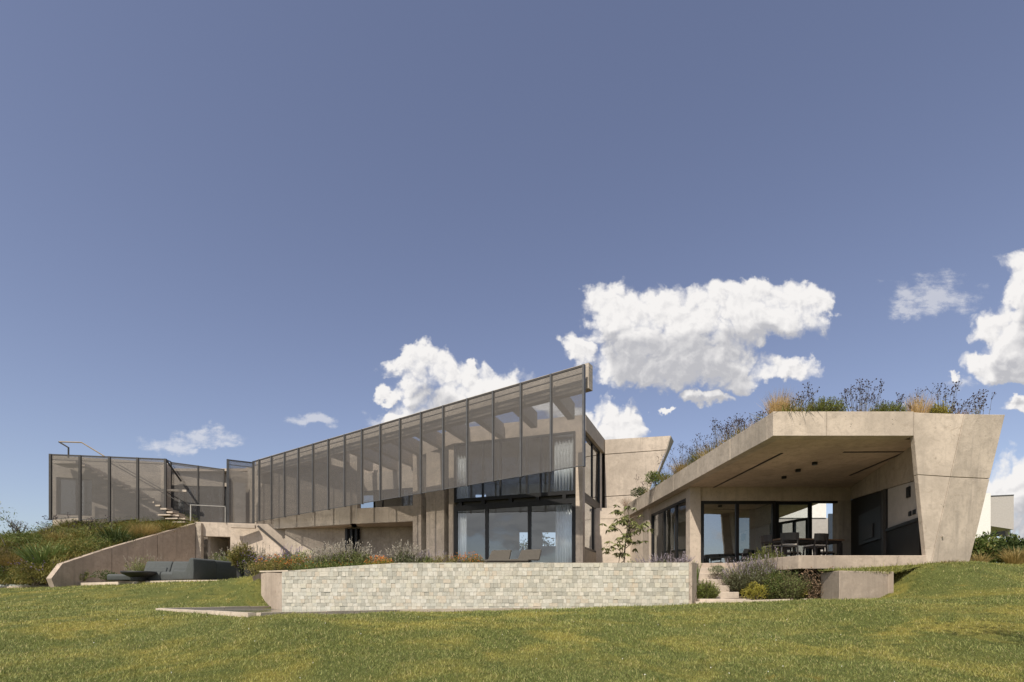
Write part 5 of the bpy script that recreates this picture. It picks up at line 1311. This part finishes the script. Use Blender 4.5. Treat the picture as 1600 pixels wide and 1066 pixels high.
shrub('wall_herb', 'small trailing herb left of the lavender bed', 982, 16.2, BZ, 26, 872, 'sage', 350, .05, .4)
for px, D, wpx, top, mt, lab in ((345,23.6,54,856,'green','green leafy shrub behind the sofa end, below the passage opening'),(440,18.0,64,858,'green','green mounded shrub between the two left orange clumps'),
                                (492,16.8,60,857,'sage','fresh green mounded shrub under the left flank of pale spikes'),(560,16.4,74,858,'green','broad leafy green mass at the foot of the largest spiked bush'),
                                (648,16.0,66,862,'sage','leafy green mound at the foot of the second spiked bush')):
    shrub('bed_shrub', lab, px, D, BZ, wpx, top, mt, 2400, .06, .38)
# small tree with big drooping leaves
tr = thing('young_tree', 'slender young tree with drooping glossy leaves beside the white wall', 'tree', tuple(base(978,19.6,BZ)))
q = MB(); b0 = Vector(base(974,19.6,BZ)); limb_tips = []
def PT(px, py, D): return W(px, py, D)
limbs = [([(974,900),(976,860),(979,835),(984,812),(980,793)], .035), ([(979,838),(992,822),(1003,826)], .022), ([(978,842),(968,828),(958,822)], .02),
         ([(975,868),(966,858),(957,856)], .016), ([(984,812),(994,806),(1000,812)], .018), ([(976,858),(986,850)], .016), ([(974,872),(972,860),(968,848)], .015),
         ([(966,906),(967,878),(970,862)], .016), ([(984,812),(972,806)], .014), ([(979,835),(990,838)], .014), ([(982,822),(996,818)], .014)]
for pts_, r_ in limbs:
    pts3 = [PT(px, py, 19.6+rng.uniform(-.25,.25)*(i > 0)) for i, (px, py) in enumerate(pts_)]
    q.tube(pts3, [r_*(1-.5*i/len(pts3)) for i in range(len(pts3))], 7)
    for k_ in range(1 if len(pts3) < 4 else 3): limb_tips.append(pts3[-1-k_])
q.build('trunk', M['bark'], tr)
lv = []
for tp in limb_tips:
    for w_ in range(6):
        c_ = np.array(tp)+rng.normal(size=3)*np.array([.22,.22,.14]); k_ = 9
        a = rng.uniform(0, 2*np.pi, k_); d = nrm(np.stack([np.cos(a), np.sin(a), rng.uniform(-1.5,-.1,k_)], 1))
        lv.append(leaf_quads(np.tile(c_, (k_,1)), d, rng.uniform(.16,.27,k_), rng.uniform(.055,.08,k_)))
part_arr('crown', cat(lv), L['avocado'], tr)
tr2 = thing('background_tree', 'leafy tree seen through the glass front beyond the house', 'tree', tuple(base(838,40,z(-.5))))
q = MB(); b0 = Vector(base(838,40,z(-.5))); tips = []
q.tube([b0, b0+Vector((0,0,2.5)), b0+Vector((.1,0,4))], [.12,.1,.07], 7)
for i in range(8):
    a = rng.uniform(0, 6.28); branch(q, b0+Vector((0,0,2.6+.25*i)), Vector((math.cos(a), math.sin(a), .6)).normalized(), .9, .04, 1, tips, .5, 3)
q.build('trunk', M['bark'], tr2)
T_ = np.array([list(t_[0]) for t_ in tips]); i = rng.integers(0, len(T_), 1800)
part_arr('crown', leaf_quads(T_[i]+rng.normal(size=(1800,3))*.3, rdir(1800), .22*rng.uniform(.6,1.3,1800), .10*np.ones(1800)), L['dark'], tr2)
# --- stair bed
spiky('rosemary_bush', 'grey-green upright bush at the foot of the pool wall end, left of the stairs', 1102, 13.25, z(-.08), 46, 906, 'rose', 300, ls=.05, body=1.05)
tuft('stray_stalk', 'curved green stalk growing at the end of the pool wall above the steps', 1087, 13.5, z(.3), 12, 874, 'green', 14, .03, .2, None, 'plant', .3)
shrub('rounded_shrub', 'small rounded grey-green shrub on the upper steps', 1121, 14.2, z(.62), 32, 880, 'lav', 1500, .035, .35)
spiky('lavender', 'broad lavender mass with many faded spikes covering the right of the steps', 1170, 13.6, z(.15), 84, 876, 'lav', 640, 190, 'purple', .20, ls=.045, body=1.0)
spiky('lavender', 'lavender with taller spikes under the dining table edge', 1205, 13.5, z(.15), 84, 868, 'lav', 560, 130, 'purple', .20, ls=.045, body=1.0)
spiky('rosemary_bush', 'bright green rosemary rising to the terrace slab edge', 1198, 14.3, z(.4), 70, 850, 'rose', 420, ls=.05, body=1.05)
shrub('yellow_shrub', 'yellow-green shrub low beside the bottom step', 1180, 13.05, z(-.08), 44, 903, 'yellow', 1900, .042, .4)
spiky('rosemary_bush', 'dark blue-green bush low in the middle of the stair bed', 1206, 13.1, z(-.06), 40, 898, 'green', 260, ls=.05, body=1.05)
spiky('sage_bush', 'mixed grey-brown bush at the right of the stair bed', 1236, 12.85, z(-.04), 60, 884, 'sage', 420, 50, 'rust', .14, ls=.045, body=.95)
shrub('rounded_shrub', 'green shrub under the slab corner in the stair bed', 1222, 12.95, z(.0), 46, 884, 'green', 2000, .04, .4)
shrub('yellow_shrub', 'small yellow-green shrub beside the rusty dry stalks', 1254, 12.8, z(-.02), 36, 905, 'yellow', 900, .04, .4)
verbena('dry_stalks', 'rusty dry flower stalks left of the concrete block', 1272, 12.72, z(0), 54, 890, 60, .018, 'rust', fol='rust')
verbena('dry_stalks', 'brown dry stalks leaning against the concrete block', 1298, 12.5, z(.0), 36, 893, 46, .017, 'rust', fol='olive')
flowers('dry_stalks', 'reddish dry undergrowth at the foot of the concrete block', 1282, 12.7, z(0), 60, 908, 'rust', 'rust', 1100, 40, .018, catg='dry plants')
tuft('trailing_plant', 'green creeper trailing over the top of the concrete block', 1336, 12.75, z(.68), 62, 882, 'green', 160, .012, .9, None, 'creeper', .9)
shrub('yellow_plant', 'yellow-leaved plant behind the terrace table near the column', 1301, 18.2, PF, 20, 860, 'yellow', 260, .07, .45, catg='plant')
# --- hedge on the right
for px, D, wpx, top, lab, mt in ((1527,15.6,36,838,'hedge shrub touching the leaning pillar','green'),(1556,16.2,56,828,'tall hedge shrub in front of the grey neighbour house','green'),
                                 (1590,15.8,60,836,'dark hedge shrub at the right picture edge','dark'),(1640,16.5,70,832,'hedge shrub just past the right picture edge','green'),(1574,15.2,54,846,'dark lower hedge shrub before the tall one','dark')):
    shrub('hedge_shrub', lab, px, D, z(.92), wpx*1.2, top-2, mt, 2600, .10, .5, 'hedge at the right edge')
tuft('dry_grass', 'dry orange grass at the foot of the hedge near the right edge', 1588, 14.3, z(.93), 46, 848, 'gold', 420, .010, .5)
tuft('dry_grass', 'pale dry grass at the foot of the hedge beside the pillar', 1530, 14.0, z(.92), 40, 858, 'gold', 220, .010, .5)
tuft('dry_grass', 'short dry weeds along the foot of the leaning pillar', 1480, 12.5, z(.90), 60, 872, 'rust', 150, .007, .6, rad=.9)

# slender tree beyond the right picture edge; its branches shade the lawn
st_ = thing('slender_tree', 'slender sparse tree just outside the right picture edge, shading the lawn', 'tree', (5.2,2.7,gz(5.2,2.7)))
q = MB(); b0 = Vector((5.2,2.7,gz(5.2,2.7))); tips = []
q.tube([b0, b0+Vector((-.05,.1,2.5)), b0+Vector((-.1,.2,5.6))], [.07,.055,.03], 7)
for i in range(7): branch(q, b0+Vector((-.08,.15,4.6+.22*i)), Vector((rng.normal()*.9, rng.normal()*.35, .25)).normalized(), .75, .025, 1, tips, .4, 3, .05)
q.build('trunk', M['bark'], st_)
T_ = np.array([list(t_[0]) for t_ in tips]); i = rng.integers(0, len(T_), 300)
part_arr('crown', leaf_quads(T_[i]+rng.normal(size=(300,3))*np.array([.20,.10,.12]), rdir(300), .15*rng.uniform(.6,1.3,300), .06*np.ones(300)), L['green'], st_)

# ================================================================= LAWN BLADES
def lawn_points(n, x0, x1, y0, y1):
    x = rng.uniform(x0, x1, n); y = rng.uniform(y0, y1, n)
    k_ = np.abs(x) < y*1.08+.6
    bad = inpoly(x, y, grow(POOL, .06)) | inpoly(x, y, BEDPOLY) | inpoly(x, y, deck)
    bad |= inpoly(x, y, [PX(1300,13.0), f0, f1, f2, (f2[0]+.28,13.0)])
    bad |= inpoly(x, y, [PX(1310,DF), PX(1456,DF), PX(1515,DF+.2), (13,16), (5,16)])
    bad |= inpoly(x, y, [PX(438,13.4), PX(1080,12.65), PX(1080,15), PX(438,15)])
    k_ &= ~bad
    return x[k_], y[k_]
segs = []
for (n, y0, y1, hh, wd_) in ((130000,4.3,6.2,.036,.0075),(120000,6.2,8.6,.040,.009),(100000,8.6,11.5,.044,.012),(75000,11.5,15,.050,.016),(50000,15,27,.065,.024)):
    xm = y1*1.06+.5
    x, y = lawn_points(n, -xm if y1 < 20 else -26, xm if y1 < 20 else 18, y0, y1)
    clump = .75+.5*(np.sin(x*3.1+np.cos(y*2.3)*2)*np.sin(y*3.7+np.cos(x*1.9)*2)*.5+.5)
    m_ = len(x); zg = ground_dug(x, y)+.015*np.sin(x*2.1+y*1.3)*np.cos(y*1.7-x*.6)
    P = np.stack([x, y, zg-.008], 1)
    lean = rng.normal(size=(m_,3))*np.array([.95,.95,.0])+np.array([0,0,.85]); d = nrm(lean)
    ln = hh*rng.uniform(.45,1.35,m_)*clump
    s = nrm(np.stack([rng.normal(size=m_), rng.normal(size=m_)*.5, np.zeros(m_)], 1))
    w_ = (wd_*rng.uniform(.6,1.3,m_))[:,None]
    tip = P+d*ln[:,None]+rng.normal(size=(m_,3))*.006
    V = np.stack([P-s*w_*.5, P+s*w_*.5, tip+s*w_*.12, tip-s*w_*.12], 1).reshape(-1,3)
    segs.append((V, np.arange(4*m_).reshape(m_,4)))
kind(mk('lawn_grass', *cat(segs), M['blade']), 'stuff')
dx_, dy_ = lawn_points(160, -14, 14, 4.6, 14); m_ = len(dx_)
Cd = np.stack([dx_, dy_, ground_dug(dx_, dy_)+.035], 1)
kind(mk('lawn_daisies', *cat([leaf_quads(Cd, rdir(m_, .25), np.full(m_,.010), np.full(m_,.010)) for _ in range(4)]), M['white']), 'stuff')
# longer unmown fringe along walls and edging
def fringe(pts_, n, hh, wd_, o_=.05):
    P = []
    for (a, b) in zip(pts_[:-1], pts_[1:]):
        ln = math.dist(a, b); k_ = int(n*ln); t = rng.uniform(0, 1, k_)
        P.append(np.stack([a[0]+(b[0]-a[0])*t, a[1]+(b[1]-a[1])*t], 1)+rng.normal(size=(k_,2))*o_)
    P = np.concatenate(P); z_ = ground(P[:,0], P[:,1]); P = np.c_[P, z_-.01]; m_ = len(P)
    d = nrm(rng.normal(size=(m_,3))*np.array([.4,.4,0])+np.array([0,0,1]))
    return blade_quads(P, d, hh*rng.uniform(.4,1.4,m_), np.full(m_, wd_), rng.uniform(.1,.7,m_))
fr_l = [fringe([(-19.5,22.3),(-12.6,19.55)], 60, .09, .012, .05),fringe([PX(258,11.0), PX(398,7.95), PX(620,10.6), PX(850,12.75)], 45, .05, .006, .03), fringe([PX(850,12.8), PX(1085,12.5)], 120, .08, .009, .05),
        fringe([PX(1085,12.6), PX(1312,12.35)], 80, .06, .009, .04), fringe([f0, f1, f2], 70, .07, .009, .04), fringe([PX(1340,12.9), PX(1456,12.45), PX(1515,12.6)], 110, .09, .009, .08)]
n_ = 1800; u_ = rng.uniform(0,1,(n_,2)); A5 = np.array([lg[5],lg[0],lg[2],lg[3]]); 
Pl = (A5[0]*(1-u_[:,:1])+A5[3]*u_[:,:1])*u_[:,1:]+(A5[1]*(1-u_[:,:1])+A5[2]*u_[:,:1])*(1-u_[:,1:])
fr_l.append(blade_quads(Pl-np.array([0,0,.04]), nrm(rng.normal(size=(n_,3))*np.array([.5,.5,0])+np.array([0,0,1])), .13*rng.uniform(.4,1.4,n_), np.full(n_,.009), rng.uniform(.1,.8,n_)))
kind(mk('lawn_fringe', *cat(fr_l), M['blade']), 'stuff')
